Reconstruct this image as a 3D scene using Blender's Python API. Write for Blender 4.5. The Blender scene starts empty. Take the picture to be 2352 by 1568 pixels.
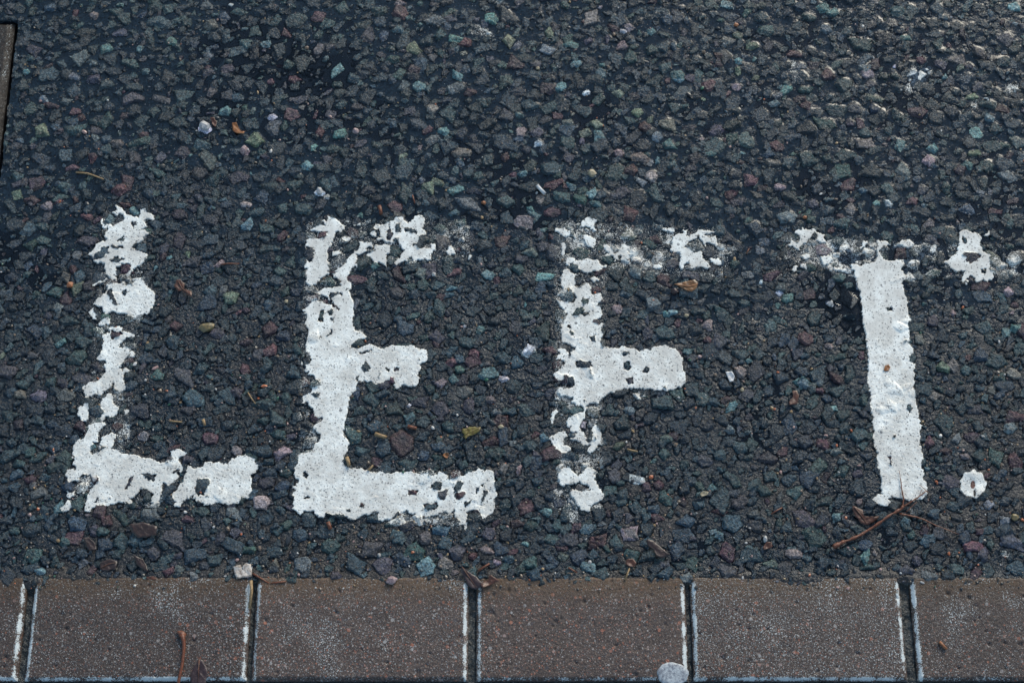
import bpy, bmesh, math, random
import numpy as np
from mathutils import Vector, Matrix

# ------------------------------------------------------------------ camera, sky, sun, exposure
scene = bpy.context.scene
W, F, TH, D = 2352.0, 50.0/36.0*2352.0, math.radians(18.6), 1.438
ST, CT = math.sin(TH), math.cos(TH)
cam_d = bpy.data.cameras.new("camera")
cam_d.lens = 50.0; cam_d.sensor_width = 36.0; cam_d.clip_start = 0.01; cam_d.clip_end = 500.0
cam = bpy.data.objects.new("camera", cam_d)
scene.collection.objects.link(cam)
cam.location = (0.0, -D*ST, D*CT)
cam.rotation_euler = (TH, 0, 0)
scene.camera = cam
cam_d.dof.use_dof = True
cam_d.dof.focus_distance = D - 0.02
cam_d.dof.aperture_fstop = 9.0

SUN_EL, SUN_AZ = math.radians(28), math.radians(28)     # azimuth from +Y (away from camera) towards +X
world = bpy.data.worlds.new("World"); scene.world = world; world.use_nodes = True
wn = world.node_tree.nodes; wl = world.node_tree.links
for n in list(wn): wn.remove(n)
wo = wn.new("ShaderNodeOutputWorld"); bg = wn.new("ShaderNodeBackground"); sky = wn.new("ShaderNodeTexSky")
sky.sky_type = 'NISHITA'; sky.sun_disc = False
sky.sun_elevation = SUN_EL; sky.sun_rotation = SUN_AZ
sky.air_density = 1.0; sky.dust_density = 0.6; sky.ozone_density = 1.6
hs = wn.new("ShaderNodeHueSaturation"); hs.inputs['Saturation'].default_value = 0.92; hs.inputs['Hue'].default_value = 0.488
wl.new(sky.outputs[0], hs.inputs['Color']); wl.new(hs.outputs[0], bg.inputs[0]); bg.inputs[1].default_value = 0.15
wl.new(bg.outputs[0], wo.inputs[0])
sun_d = bpy.data.lights.new("sun", 'SUN'); sun_d.energy = 2.4; sun_d.angle = math.radians(30)
sun_d.color = (1.0, 0.92, 0.76)
sun = bpy.data.objects.new("sun", sun_d); scene.collection.objects.link(sun)
sv = Vector((math.sin(SUN_AZ)*math.cos(SUN_EL), math.cos(SUN_AZ)*math.cos(SUN_EL), math.sin(SUN_EL)))
sun.rotation_euler = sv.to_track_quat('Z', 'Y').to_euler()
sun.location = sv*5
scene.view_settings.view_transform = 'Standard'; scene.view_settings.look = 'None'
scene.view_settings.exposure = 0.52; scene.view_settings.gamma = 1.0

# ------------------------------------------------------------------ helpers
rng = np.random.default_rng(11)
random.seed(5)
MM = 0.001
def px2g(px, py):
    """a point of the photograph (2352 px wide) as ground coordinates at z = 0"""
    xo = (px-1176.0)/F; yo = (py-784.0)/F
    Z = D/(1+yo*math.tan(TH))
    return xo*Z, -D*ST + Z*(ST - yo*CT)
def g2px(x, y):
    dy = y + D*ST
    Z = dy*ST + D*CT*CT
    up = dy*CT - D*CT*ST
    return 1176.0 + x/Z*F, 784.0 - up/Z*F
def scale_at(px, py):
    yo = (py-784.0)/F
    return D/(1+yo*math.tan(TH))/F          # metres per photo pixel
ZM = {  # views the outlines were measured in: x0, y0, photo px per unit
 'A': (0, 700, 1100/2352), 'B': (0, 1400, 1100/2352), 'C': (1050, 700, 1100/2352), 'D': (1050, 1400, 1100/2352),
 'E': (2050, 750, 950/2352), 'F': (2050, 1350, 950/1788), 'G': (2996, 800, 1100/2352), 'H': (2996, 1500, 1100/2352),
 'I': (0, 2100, 1400/2352), 'J': (1400, 2100, 1400/2352), 'K': (2700, 2100, 1396/2352),
 'M': (0, 0, 1400/2352), 'N': (1400, 0, 1350/2352), 'O': (2700, 0, 1396/2352), 'P': (0, 0, 4096/2352)}
FR = 2352.0/4096.0
def zpx(z, x, y):
    x0, y0, s = ZM[z]
    return (x0+x*s)*FR, (y0+y*s)*FR
def zg(z, x, y): return px2g(*zpx(z, x, y))

def tag(o, label=None, cat=None, group=None, kind=None):
    if label: o["label"] = label
    if cat: o["category"] = cat
    if group: o["group"] = group
    if kind: o["kind"] = kind
    return o
def empty(name, loc):
    o = bpy.data.objects.new(name, None); scene.collection.objects.link(o)
    o.location = loc; o.empty_display_size = 0.01
    return o
def mesh_np(name, V, Fq, mat, parent=None, attrs=None, smooth=True, n=4):
    me = bpy.data.meshes.new(name)
    nv, nf = len(V), len(Fq)
    me.vertices.add(nv); me.vertices.foreach_set("co", np.ascontiguousarray(V, dtype=np.float32).ravel())
    me.loops.add(nf*n); me.loops.foreach_set("vertex_index", np.ascontiguousarray(Fq, dtype=np.int32).ravel())
    me.polygons.add(nf)
    me.polygons.foreach_set("loop_start", np.arange(0, nf*n, n, dtype=np.int32))
    me.polygons.foreach_set("loop_total", np.full(nf, n, dtype=np.int32))
    me.polygons.foreach_set("use_smooth", np.full(nf, smooth, dtype=bool))
    me.update(calc_edges=True)
    for k, a in (attrs or {}).items():
        if a.ndim == 2:
            at = me.attributes.new(k, 'FLOAT_COLOR', 'POINT')
            c = np.ones((nv, 4), np.float32); c[:, :3] = a
            at.data.foreach_set("color", c.ravel())
        else:
            at = me.attributes.new(k, 'FLOAT', 'POINT')
            at.data.foreach_set("value", np.ascontiguousarray(a, dtype=np.float32))
    me.materials.append(mat)
    o = bpy.data.objects.new(name, me); scene.collection.objects.link(o)
    if parent: o.parent = parent
    return o
def bm_obj(name, bm, mat, parent=None, smooth=False):
    me = bpy.data.meshes.new(name); bm.to_mesh(me); bm.free()
    for p in me.polygons: p.use_smooth = smooth
    me.materials.append(mat)
    o = bpy.data.objects.new(name, me); scene.collection.objects.link(o)
    if parent: o.parent = parent
    return o

# value noise on the plane, by smooth lookup in a random table
_tabs = [rng.random((256, 256)).astype(np.float32) for _ in range(6)]
def vnoise(x, y, size, seed=0):
    t = _tabs[seed % 6]
    u = x/size + 37.7*seed + 512.3; v = y/size + 91.3*seed + 512.9
    iu = np.floor(u).astype(np.int64); iv = np.floor(v).astype(np.int64)
    fu = (u-iu).astype(np.float32); fv = (v-iv).astype(np.float32)
    fu = fu*fu*(3-2*fu); fv = fv*fv*(3-2*fv)
    a = t[iv & 255, iu & 255]; b = t[iv & 255, (iu+1) & 255]
    c = t[(iv+1) & 255, iu & 255]; d = t[(iv+1) & 255, (iu+1) & 255]
    return (a*(1-fu)+b*fu)*(1-fv) + (c*(1-fu)+d*fu)*fv
def fnoise(x, y, size, oct=3, seed=0):
    s = 0; amp = 1.0; tot = 0
    for k in range(oct):
        s = s + amp*vnoise(x, y, size/2**k, seed+k*7+1); tot += amp; amp *= 0.55
    return s/tot
def blur(a, r):
    for ax in (0, 1):
        for _ in range(2):
            p = np.concatenate([np.repeat(np.take(a, [0], ax), r+1, ax), a, np.repeat(np.take(a, [-1], ax), r, ax)], ax)
            c = np.cumsum(p, ax, dtype=np.float64)
            n = a.shape[ax]
            a = ((np.take(c, range(2*r+1, 2*r+1+n), ax) - np.take(c, range(0, n), ax))/(2*r+1)).astype(np.float32)
    return a
def sstep(a, b, x):
    t = np.clip((x-a)/(b-a), 0, 1); return t*t*(3-2*t)

# ------------------------------------------------------------------ materials
class NT:
    def __init__(self, name):
        self.m = bpy.data.materials.new(name); self.m.use_nodes = True
        self.n = self.m.node_tree.nodes; self.l = self.m.node_tree.links
        self.b = self.n["Principled BSDF"]; self.out = self.n["Material Output"]
        g = self.n.new("ShaderNodeNewGeometry"); self.pos = g.outputs["Position"]
    def k(self, typ, **kw):
        x = self.n.new(typ)
        for a, v in kw.items(): setattr(x, a, v)
        return x
    def set(self, sock, v):
        if isinstance(v, bpy.types.NodeSocket): self.l.new(v, sock)
        else: sock.default_value = v
    def attr(self, name, col=False):
        a = self.k("ShaderNodeAttribute", attribute_name=name)
        return a.outputs["Color"] if col else a.outputs["Fac"]
    def noise(self, scale, detail=3, rough=0.6, vec=None):
        x = self.k("ShaderNodeTexNoise"); x.inputs["Scale"].default_value = scale
        x.inputs["Detail"].default_value = detail; x.inputs["Roughness"].default_value = rough
        self.l.new(vec or self.pos, x.inputs["Vector"]); return x.outputs["Fac"]
    def vor(self, scale, feature='F1', out="Distance", vec=None, rand=1.0):
        x = self.k("ShaderNodeTexVoronoi", feature=feature); x.inputs["Scale"].default_value = scale
        x.inputs["Randomness"].default_value = rand
        self.l.new(vec or self.pos, x.inputs["Vector"]); return x.outputs[out]
    def math(self, op, a, b=0.0, c=None, clamp=False):
        x = self.k("ShaderNodeMath", operation=op, use_clamp=clamp)
        self.set(x.inputs[0], a); self.set(x.inputs[1], b)
        if c is not None: self.set(x.inputs[2], c)
        return x.outputs[0]
    def ramp(self, v, lo, hi, a=0.0, b=1.0):
        x = self.k("ShaderNodeMapRange", clamp=True, interpolation_type='SMOOTHSTEP')
        self.set(x.inputs[0], v); self.set(x.inputs[1], lo); self.set(x.inputs[2], hi)
        self.set(x.inputs[3], a); self.set(x.inputs[4], b); return x.outputs[0]
    def mix(self, f, a, b, mode='MIX'):
        x = self.k("ShaderNodeMix", data_type='RGBA', blend_type=mode)
        self.set(x.inputs[0], f)
        for s, v in ((x.inputs[6], a), (x.inputs[7], b)):
            if isinstance(v, tuple): v = (v+(1.0,))[:4]
            self.set(s, v)
        return x.outputs[2]
    def grey(self, v):
        x = self.k("ShaderNodeCombineColor"); [self.set(x.inputs[i], v) for i in range(3)]; return x.outputs[0]
    def bump(self, h, dist, strength=1.0, normal=None):
        x = self.k("ShaderNodeBump"); x.inputs["Strength"].default_value = strength
        x.inputs["Distance"].default_value = dist; self.l.new(h, x.inputs["Height"])
        if normal: self.l.new(normal, x.inputs["Normal"])
        return x.outputs[0]

def road_material():
    t = NT("wet_asphalt_and_road_paint")
    col = t.attr("col", True); paint = t.attr("paint"); wet = t.attr("wet"); dirt = t.attr("dirt"); gum = t.attr("stone")
    # mineral mottling of the stones
    m1 = t.noise(420, 4, 0.65); m2 = t.noise(1300, 3, 0.7)
    mott = t.math('MULTIPLY', t.ramp(m1, 0.32, 0.68, 0.45, 1.7), t.ramp(m2, 0.34, 0.66, 0.55, 1.55))
    base = t.mix(1.0, col, t.grey(mott), 'MULTIPLY')
    # fine pale grains pressed into the binder
    sp = t.vor(620, out="Distance"); spc = t.vor(620, out="Color")
    sx = t.k("ShaderNodeSeparateColor"); t.l.new(spc, sx.inputs[0])
    grain = t.math('MULTIPLY', t.ramp(sp, 0.16, 0.3, 1.0, 0.0), t.math('GREATER_THAN', sx.outputs[0], 0.94))
    grain = t.math('MULTIPLY', grain, t.math('SUBTRACT', 1.0, t.math('MULTIPLY', gum, 0.75)))
    gc = t.mix(sx.outputs[1], (0.30, 0.19, 0.12), (0.42, 0.42, 0.42))
    base = t.mix(t.math('MULTIPLY', grain, 0.8), base, gc)
    # road paint: edge broken by fine noise, with pin-holes and dirt
    n1 = t.noise(820, 3, 0.8); n2 = t.noise(300, 3, 0.6)
    pv = t.math('ADD', paint, t.math('MULTIPLY', t.math('SUBTRACT', n1, 0.5), 1.7))
    pv = t.math('ADD', pv, t.math('MULTIPLY', t.math('SUBTRACT', n2, 0.5), 0.35))
    pm = t.ramp(pv, 0.46, 0.58)
    def dots(sc, rad, frac, amt):
        s_ = t.k("ShaderNodeSeparateColor"); t.l.new(t.vor(sc, out="Color"), s_.inputs[0])
        rr_ = t.math('MULTIPLY', s_.outputs[1], rad)
        d_ = t.math('LESS_THAN', t.vor(sc), rr_)
        return t.math('MULTIPLY', t.math('MULTIPLY', d_, t.math('LESS_THAN', s_.outputs[0], frac)), amt)
    hole = t.math('MAXIMUM', dots(620, .50, .50, .8), t.math('MAXIMUM', dots(330, .34, .22, .85), dots(140, .26, .22, .75)))
    hole = t.math('MULTIPLY', hole, t.ramp(t.noise(110, 3, 0.6), .34, .55, .4, 1.0))
    hole2 = t.math('MULTIPLY', t.ramp(t.noise(300, 3, 0.8), 0.64, 0.70), 0.8)
    dd = t.ramp(t.math('ADD', t.noise(70, 4, 0.65), t.math('MULTIPLY', dirt, 0.3)), 0.48, 0.85, 0.0, 0.6)
    pc = t.mix(dd, (0.81, 0.815, 0.77), (0.42, 0.385, 0.34))
    pc = t.mix(t.ramp(t.noise(900, 4, 0.7), 0.5, 0.7, 0.0, 0.5), pc, (0.34, 0.31, 0.29))
    pc = t.mix(t.math('MAXIMUM', hole, hole2), pc, (0.03, 0.035, 0.045))
    base = t.mix(pm, base, pc)
    t.l.new(base, t.b.inputs["Base Color"])
    rn = t.ramp(t.noise(160, 3, 0.6), 0.35, 0.65, -0.05, 0.07)
    rg = t.math('ADD', t.math('SUBTRACT', 0.29, t.math('MULTIPLY', wet, 0.21)), rn)
    rg = t.math('ADD', rg, t.math('MULTIPLY', pm, 0.35), clamp=True)
    t.l.new(rg, t.b.inputs["Roughness"])
    t.b.inputs["IOR"].default_value = 1.5; t.b.inputs["Specular IOR Level"].default_value = 0.42
    t.l.new(t.math('MULTIPLY', pm, -0.3), t.b.inputs["Specular IOR Level"]) if False else None
    film = t.math('SUBTRACT', 1.0, t.math('MULTIPLY', t.math('MULTIPLY', t.math('SUBTRACT', 1.0, gum), wet), 0.72), clamp=True)
    film = t.math('MULTIPLY', film, t.math('SUBTRACT', 1.0, t.math('MULTIPLY', pm, 0.55)))
    h = t.math('ADD', t.math('MULTIPLY', t.noise(700, 4, 0.75), 0.8), t.math('MULTIPLY', t.noise(300, 3, 0.6), 2.0))
    h = t.math('MULTIPLY', h, film)
    h = t.math('ADD', h, t.math('MULTIPLY', pm, 0.25))
    t.l.new(t.bump(h, 0.0016, 1.0), t.b.inputs["Normal"])
    return t.m
def brick_material():
    t = NT("worn_concrete_brick"); t.b.inputs["Specular IOR Level"].default_value = 0.36
    paint = t.attr("paint")
    base = t.mix(t.ramp(t.noise(60, 4, 0.6), 0.3, 0.7), (0.031, 0.021, 0.0185), (0.060, 0.042, 0.036))
    base = t.mix(t.ramp(t.noise(500, 3, 0.75), 0.45, 0.68), base, (0.120, 0.085, 0.068), 'MIX')
    base = t.mix(t.ramp(t.noise(1100, 3, 0.7), 0.55, 0.68, 0.0, 0.85), base, (0.018, 0.014, 0.014))
    for sc, thr, rad, seed in ((150, 0.80, 0.30, 5.3), (420, 0.74, 0.42, 0.0), (230, 0.88, 0.34, 3.7), (700, 0.72, 0.45, 7.1)):
        mp = t.k("ShaderNodeVectorMath", operation='ADD'); t.l.new(t.pos, mp.inputs[0]); mp.inputs[1].default_value = (seed, seed*1.3, 0)
        d = t.vor(sc, vec=mp.outputs[0]); c = t.vor(sc, out="Color", vec=mp.outputs[0])
        s = t.k("ShaderNodeSeparateColor"); t.l.new(c, s.inputs[0])
        msk = t.math('MULTIPLY', t.ramp(d, rad*0.7, rad, 1.0, 0.0), t.math('GREATER_THAN', s.outputs[0], thr))
        gc = t.mix(t.ramp(s.outputs[1], 0.35, 0.65), (0.27, 0.10, 0.06), (0.28, 0.26, 0.25))
        gc = t.mix(t.math('GREATER_THAN', s.outputs[2], 0.7), gc, (0.05, 0.045, 0.05))
        base = t.mix(t.math('MULTIPLY', msk, 0.75), base, gc)
    base = t.mix(t.math('MULTIPLY', t.attr('grime'), t.ramp(t.noise(260, 4, 0.7), .3, .65, .25, 1.0)), base, (0.085, 0.050, 0.026))
    base = t.mix(1.0, base, t.grey(t.attr('tone')), 'MULTIPLY')
    n1 = t.noise(750, 3, 0.8)
    pv = t.math('ADD', paint, t.math('MULTIPLY', t.math('SUBTRACT', n1, 0.5), 2.1))
    pm = t.ramp(pv, 0.48, 0.58)
    base = t.mix(t.math('MULTIPLY', pm, 0.9), base, (0.58, 0.62, 0.62))
    t.l.new(base, t.b.inputs["Base Color"])
    t.l.new(t.math('ADD', t.ramp(t.noise(110, 3, 0.6), 0.35, 0.65, 0.34, 0.6), t.math('MULTIPLY', pm, 0.2)), t.b.inputs["Roughness"])
    h = t.math('ADD', t.math('MULTIPLY', t.noise(1000, 3, 0.7), 0.7), t.noise(420, 3, 0.6))
    t.l.new(t.bump(h, 0.0008, 1.0), t.b.inputs["Normal"])
    return t.m
def water_material():
    t = NT("clear_rain_water"); t.n.remove(t.b)
    gl = t.k("ShaderNodeBsdfGlossy"); gl.inputs["Roughness"].default_value = 0.02
    tr = t.k("ShaderNodeBsdfTransparent"); tr.inputs[0].default_value = (0.82, 0.84, 0.86, 1)
    fr = t.k("ShaderNodeFresnel"); fr.inputs[0].default_value = 1.33
    mx = t.k("ShaderNodeMixShader"); t.l.new(fr.outputs[0], mx.inputs[0]); t.l.new(tr.outputs[0], mx.inputs[1]); t.l.new(gl.outputs[0], mx.inputs[2])
    t.l.new(mx.outputs[0], t.out.inputs[0]); return t.m
def plain(name, c, c2=None, rough=0.5, scale=300, bump=0.0004, spec=0.5):
    t = NT(name)
    c2 = c2 or tuple(v*0.55 for v in c)
    b = t.mix(t.ramp(t.noise(scale, 4, 0.65), 0.35, 0.68), c, c2)
    t.l.new(b, t.b.inputs["Base Color"]); t.b.inputs["Roughness"].default_value = rough
    t.b.inputs["Specular IOR Level"].default_value = spec
    t.l.new(t.bump(t.noise(scale*2.5, 3, 0.6), bump, 1.0), t.b.inputs["Normal"])
    return t.m
M_ROAD = road_material(); M_BRICK = brick_material(); M_WATER = water_material()

# ------------------------------------------------------------------ outlines of the paint, measured in the views
PAINT = [
('A', "985,255 1035,270 1060,310 1070,335 1100,330 1130,350 1190,352 1200,290 1240,275 1265,290 1260,320 1300,340 1318,365 1300,380 1250,370 1225,378 1260,430 1265,450 1200,455 1285,490 1235,510 1210,570 1150,570 1135,600 1110,615 1190,640 1240,670 1255,695 1215,765 1165,772 1160,790 1120,830 1090,865 1070,855 1110,790 1120,765 1100,745 1030,770 985,790 990,830 985,890 960,895 930,870 895,820 880,780 900,760 850,745 800,735 800,700 750,670 790,645 820,590 870,560 905,560 890,520 910,490 915,440 880,470 870,430 860,380 880,365 890,400 900,425 960,425 1020,400 1050,380 1060,340 1020,320 980,345 945,320 990,300"),
('A', "905,925 1000,930 1060,915 1065,940 1100,930 1140,945 1150,900 1190,885 1230,920 1260,950 1325,1000 1315,1110 1260,1185 1200,1190 1150,1215 1090,1200 1060,1170 950,1175 910,1190 890,1170 870,1130 820,1120 790,1090 850,1040 900,1010 915,960"),
('A', "780,940 850,900 920,870 920,890 860,910 800,950"), ('A', "1115,880 1210,865 1210,885 1130,905"),
('A', "755,1180 790,1130 820,1190 825,1225 790,1215"), ('A', "850,1250 920,1195 945,1230 940,1270 880,1285 850,1290"),
('A', "945,1300 1010,1285 1050,1330 1110,1345 1155,1370 1090,1385 1050,1420 1020,1460 1030,1485 1100,1465 1110,1490 1095,1530 1060,1575 820,1575 840,1540 860,1510 875,1480 880,1420 880,1370 930,1340"),
('A', "1120,1500 1150,1500 1155,1560 1110,1560"),
('B', "865,-10 1095,-10 1060,70 1050,120 1015,150 1050,165 1120,150 1060,200 1060,260 1070,340 1020,350 985,330 990,280 960,270 950,310 910,330 880,345 870,385 820,375 720,400 720,360 700,310 770,265 840,260 870,230 900,180 895,90 850,30"),
('B', "860,430 900,390 930,355 960,380 970,460 1020,480 1000,540 960,570 900,570 890,600 840,590 880,540 890,520 860,490"),
('B', "730,460 760,455 755,560 750,590 735,612 700,600 655,560 665,490 700,475"), ('B', "1055,510 1095,500 1100,525 1065,550"),
('B', "750,700 755,640 850,620 890,610 905,640 860,665 835,720 835,780 790,800 765,840 780,900 810,890 860,850 920,830 1000,850 1040,880 1090,880 1150,885 1200,910 1240,915 1300,930 1340,955 1400,960 1440,945 1510,920 1470,910 1455,870 1480,840 1540,845 1600,875 1560,895 1520,930 1550,970 1560,1010 1545,1040 1500,1035 1530,1070 1510,1100 1450,1130 1440,1160 1400,1125 1380,1130 1380,1200 1365,1240 1365,1290 1310,1310 1280,1300 1310,1230 1260,1190 1200,1180 1170,1230 1100,1270 1130,1300 1100,1315 1020,1300 960,1310 900,1325 830,1320 790,1350 760,1380 725,1375 720,1330 740,1240 780,1180 830,1120 780,1090 770,1060 700,1060 680,1080 680,1115 620,1110 590,1125 555,1070 555,1020 620,1015 650,1020 615,970 640,920 615,870 615,830 650,780 700,740"),
('B', "855,750 880,725 940,710 985,710 965,800 960,835 890,830 860,800"),
('B', "1600,990 1640,990 1640,1015 1740,985 1735,950 1800,945 1870,955 1940,975 1985,930 2050,900 2110,890 2160,910 2195,960 2205,1010 2170,1050 2140,1060 2145,1150 2150,1200 2120,1270 2070,1240 2060,1270 2030,1310 1960,1310 1880,1290 1820,1310 1750,1320 1680,1290 1645,1260 1660,1240 1590,1270 1540,1330 1510,1340 1480,1320 1500,1300 1460,1240 1480,1210 1560,1130 1590,1050"),
('B', "565,1210 635,1205 635,1245 580,1270 565,1240"), ('B', "540,1330 555,1290 605,1290 620,1350 575,1365 540,1380 510,1350"),
# E
('C', "560,340 590,345 600,370 640,380 650,400 690,420 700,430 690,490 620,490 610,530 600,570 560,640 555,700 560,760 570,800 560,840 510,870 470,930 430,940 365,930 375,880 380,800 365,770 380,740 375,690 365,620 380,580 370,545 440,540 490,545 500,520 490,480 400,475 410,455 470,435 530,430 500,380 555,375"),
('C', "820,570 850,560 870,575 940,575 940,610 890,625 870,650 800,680 800,720 810,770 760,800 740,840 720,870 740,910 765,930 745,980 780,1100 785,1180 770,1240 780,1300 780,1325 860,1340 890,1370 880,1400 840,1390 790,1420 760,1460 780,1480 860,1465 920,1440 980,1460 1030,1485 1070,1460 1120,1450 1200,1450 1260,1455 1340,1480 1390,1510 1415,1575 425,1575 400,1530 360,1490 370,1440 395,1360 390,1310 360,1260 370,1230 370,1190 330,1145 400,1110 430,1070 500,1080 585,1110 600,1090 570,1060 540,1040 480,1015 430,1000 480,990 520,960 600,960 660,935 660,900 640,880 600,860 570,850 640,830 620,810 720,745 740,690 790,650 830,600"),
('C', "915,500 965,420 1030,415 1080,405 1120,380 1150,350 1195,345 1210,380 1260,405 1290,370 1300,340 1350,340 1385,360 1385,420 1365,450 1400,480 1380,510 1340,520 1330,560 1280,600 1240,620 1210,640 1170,590 1160,550 1120,545 1100,580 1040,560 1000,555 970,560 975,530 940,515"),
('C', "955,600 1000,585 1050,580 1080,600 1085,660 1060,700 1060,780 1000,750 960,740 910,700 880,665 930,670 955,640"),
('C', "1140,730 1200,660 1240,610 1290,600 1340,620 1430,620 1440,580 1470,580 1490,610 1450,650 1440,700 1440,735 1400,720 1330,725 1290,720 1270,690 1240,720 1200,740 1150,760 1130,750"),
('C', "1570,640 1600,590 1620,600 1650,655 1650,675 1590,680"), ('C', "1755,690 1790,675 1780,720 1765,720"),
('C', "690,530 740,525 755,550 720,565 690,550"), ('C', "590,650 640,640 670,670 640,690 590,680"),('C', "790,420 835,395 840,420 800,440"),
('D', "355,-10 400,40 420,70 385,110 365,130 375,180 430,215 445,240 490,250 500,270 480,300 430,320 420,345 350,390 330,430 380,440 430,500 450,575 520,575 490,610 430,650 440,680 490,720 495,760 440,820 440,860 360,870 320,880 310,930 275,1000 265,1060 300,1110 290,1160 250,1150 250,1180 290,1190 270,1215 250,1235 270,1290 265,1330 245,1355 320,1405 360,1370 430,1370 460,1420 520,1430 550,1390 600,1395 690,1400 750,1450 800,1440 860,1400 920,1410 960,1370 990,1380 990,1440 1030,1455 1100,1430 1150,1400 1230,1370 1280,1400 1340,1420 1400,1410 1470,1405 1540,1380 1600,1390 1650,1360 1650,1380 1630,1420 1680,1440 1690,1480 1740,1540 1755,1500 1740,1460 1750,1440 1740,1390 1790,1365 1850,1370 1880,1430 1910,1435 1960,1390 1990,1340 1980,1280 2005,1250 2005,1180 1990,1140 1980,1080 1975,1030 1940,1015 1890,1030 1860,1010 1820,1030 1770,1035 1740,1060 1680,1080 1580,1105 1585,1080 1550,1040 1520,1020 1480,1060 1420,1080 1410,1050 1340,1050 1250,1040 1160,1040 1100,1050 1040,1040 1010,1020 980,1040 930,1040 860,1010 740,1000 690,980 690,930 715,860 740,790 720,750 690,740 700,640 720,520 750,380 800,330 810,260 860,255 920,265 1010,285 1060,260 1090,240 1130,280 1125,320 1150,335 1210,290 1260,310 1330,290 1345,240 1330,200 1360,140 1340,120 1400,90 1415,50 1390,-10"),
# F
('E', "425,395 520,390 580,460 525,490 500,485 430,420"), ('E', "465,550 530,540 535,600 520,640 500,680 485,660 480,600"),
('E', "670,350 740,290 840,310 840,340 800,370 840,415 780,410 760,385 690,390"), ('E', "690,460 760,475 820,490 830,540 800,590 740,570 700,520"),
('E', "555,680 600,690 650,720 720,710 830,700 870,750 935,770 870,820 780,830 700,830 660,810 640,770 600,750 575,740 570,790 530,740"),
('E', "900,570 950,560 980,590 1010,640 1060,620 1070,570 1160,575 1140,620 1170,680 1165,720 1110,725 1050,705 1010,735 1000,680 970,660 890,680 920,660 960,640 900,600"),
('E', "470,880 490,840 530,800 570,810 580,840 640,850 610,900 620,960 640,990 700,960 750,935 770,990 780,1050 840,1050 860,1040 880,1060 885,1110 840,1150 840,1170 880,1190 890,1250 850,1290 800,1300 790,1330 840,1360 870,1340 900,1320 890,1360 875,1400 905,1450 885,1480 870,1500 900,1575 600,1575 520,1510 480,1480 490,1420 490,1370 500,1320 530,1280 545,1230 500,1200 460,1150 445,1120 480,1105 540,1130 600,1130 640,1080 610,1040 570,1000 500,1000 475,960 480,930"),
('E', "780,885 830,880 860,905 830,935 780,915"), ('E', "1480,400 1530,385 1610,400 1600,440 1530,435 1480,425"),
('E', "1600,470 1690,440 1690,410 1730,415 1720,480 1800,450 1850,420 1870,405 1940,415 1960,430 2060,420 2070,430 1960,445 1900,460 1940,480 2025,480 2030,530 2050,570 2010,580 1930,545 1910,590 1890,540 1860,500 1850,460 1800,520 1740,540 1710,580 1760,600 1800,640 1880,630 1890,690 1920,720 1970,785 1920,795 1860,780 1780,790 1750,740 1710,740 1700,800 1660,800 1650,770 1680,690 1660,650 1600,640 1560,620 1580,520"),
('E', "1950,705 2060,710 2075,760 2050,775 1980,740"), ('E', "1400,770 1470,740 1480,780 1440,800 1390,800"),
('F', "365,-12 665,-12 665,50 700,70 800,75 830,60 880,65 960,100 1040,80 1120,60 1200,70 1240,90 1290,150 1275,190 1300,260 1305,310 1290,350 1240,385 1160,400 1060,385 1000,385 980,370 900,380 860,380 790,395 740,420 690,430 670,460 650,490 590,490 560,500 555,540 550,600 510,640 515,690 550,740 555,780 600,780 610,740 600,700 620,655 650,670 665,710 680,800 650,795 620,840 590,870 570,850 590,800 530,800 440,760 490,710 430,700 450,670 400,670 410,620 440,580 540,555 540,520 480,510 440,490 460,460 430,440 370,430 345,400 350,370 410,375 450,370 460,340 430,290 400,300 360,340 330,310 300,270 340,250 390,200 400,170 330,160 350,120 340,95 360,75 410,100 430,130 450,90 500,60 430,50 380,30"),
('F', "300,550 340,535 345,560 320,590 310,630 290,660 280,640"), ('F', "275,760 340,710 400,700 420,740 380,750 380,800 440,820 430,850 390,865 350,850 300,810"),
('F', "350,1000 400,970 440,985 490,1040 530,1020 560,975 600,970 615,1020 620,1060 650,1110 695,1180 680,1220 600,1260 580,1300 510,1295 480,1250 450,1200 430,1170 440,1140 580,1155 575,1110 500,1090 400,1110 370,1120 340,1060"),
# T
('G', "400,250 470,240 560,240 580,270 650,300 670,350 600,370 570,330 550,300 500,345 470,370 440,400 440,440 415,430 390,395 300,390 360,360 350,340 420,350 440,320 400,290"),
('G', "1100,340 1190,350 1220,390 1150,390 1125,430 1140,480 1180,515 1240,520 1290,510 1330,545 1300,580 1345,640 1340,670 1310,690 1330,750 1350,850 1360,950 1385,1030 1360,1040 1370,1100 1375,1180 1365,1225 1400,1250 1415,1300 1370,1330 1370,1370 1420,1390 1420,1575 1020,1575 1020,1450 1025,1300 1000,1250 1005,1150 975,1020 965,900 945,760 925,700 910,620 870,560 860,530 900,540 960,555 1000,540 1050,520 1085,510 1100,470"),
('G', "1290,345 1370,335 1415,370 1380,405 1330,395 1290,370"), ('G', "450,470 510,450 530,480 510,500 460,500"),
('G', "440,545 490,540 500,590 450,580"), ('G', "395,560 415,555 410,610 370,600"), ('G', "615,480 700,465 720,500 690,540 640,560 620,520"),
('G', "720,570 840,590 830,605 730,600"), ('G', "1360,540 1410,505 1415,540 1375,555"), ('G', "960,380 970,340 1010,340 1010,370 970,400 930,420"),
('G', "1810,250 1870,250 1920,270 1995,300 1975,350 1990,430 2060,470 2065,550 2060,590 2095,600 2095,660 2050,690 2000,680 1960,700 1920,680 1870,690 1860,720 1820,690 1825,650 1840,600 1780,610 1740,590 1710,560 1670,540 1670,520 1710,510 1720,470 1780,455 1770,410 1800,380 1800,300"),
('G', "2010,290 2055,275 2065,300 2030,315"),
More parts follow.
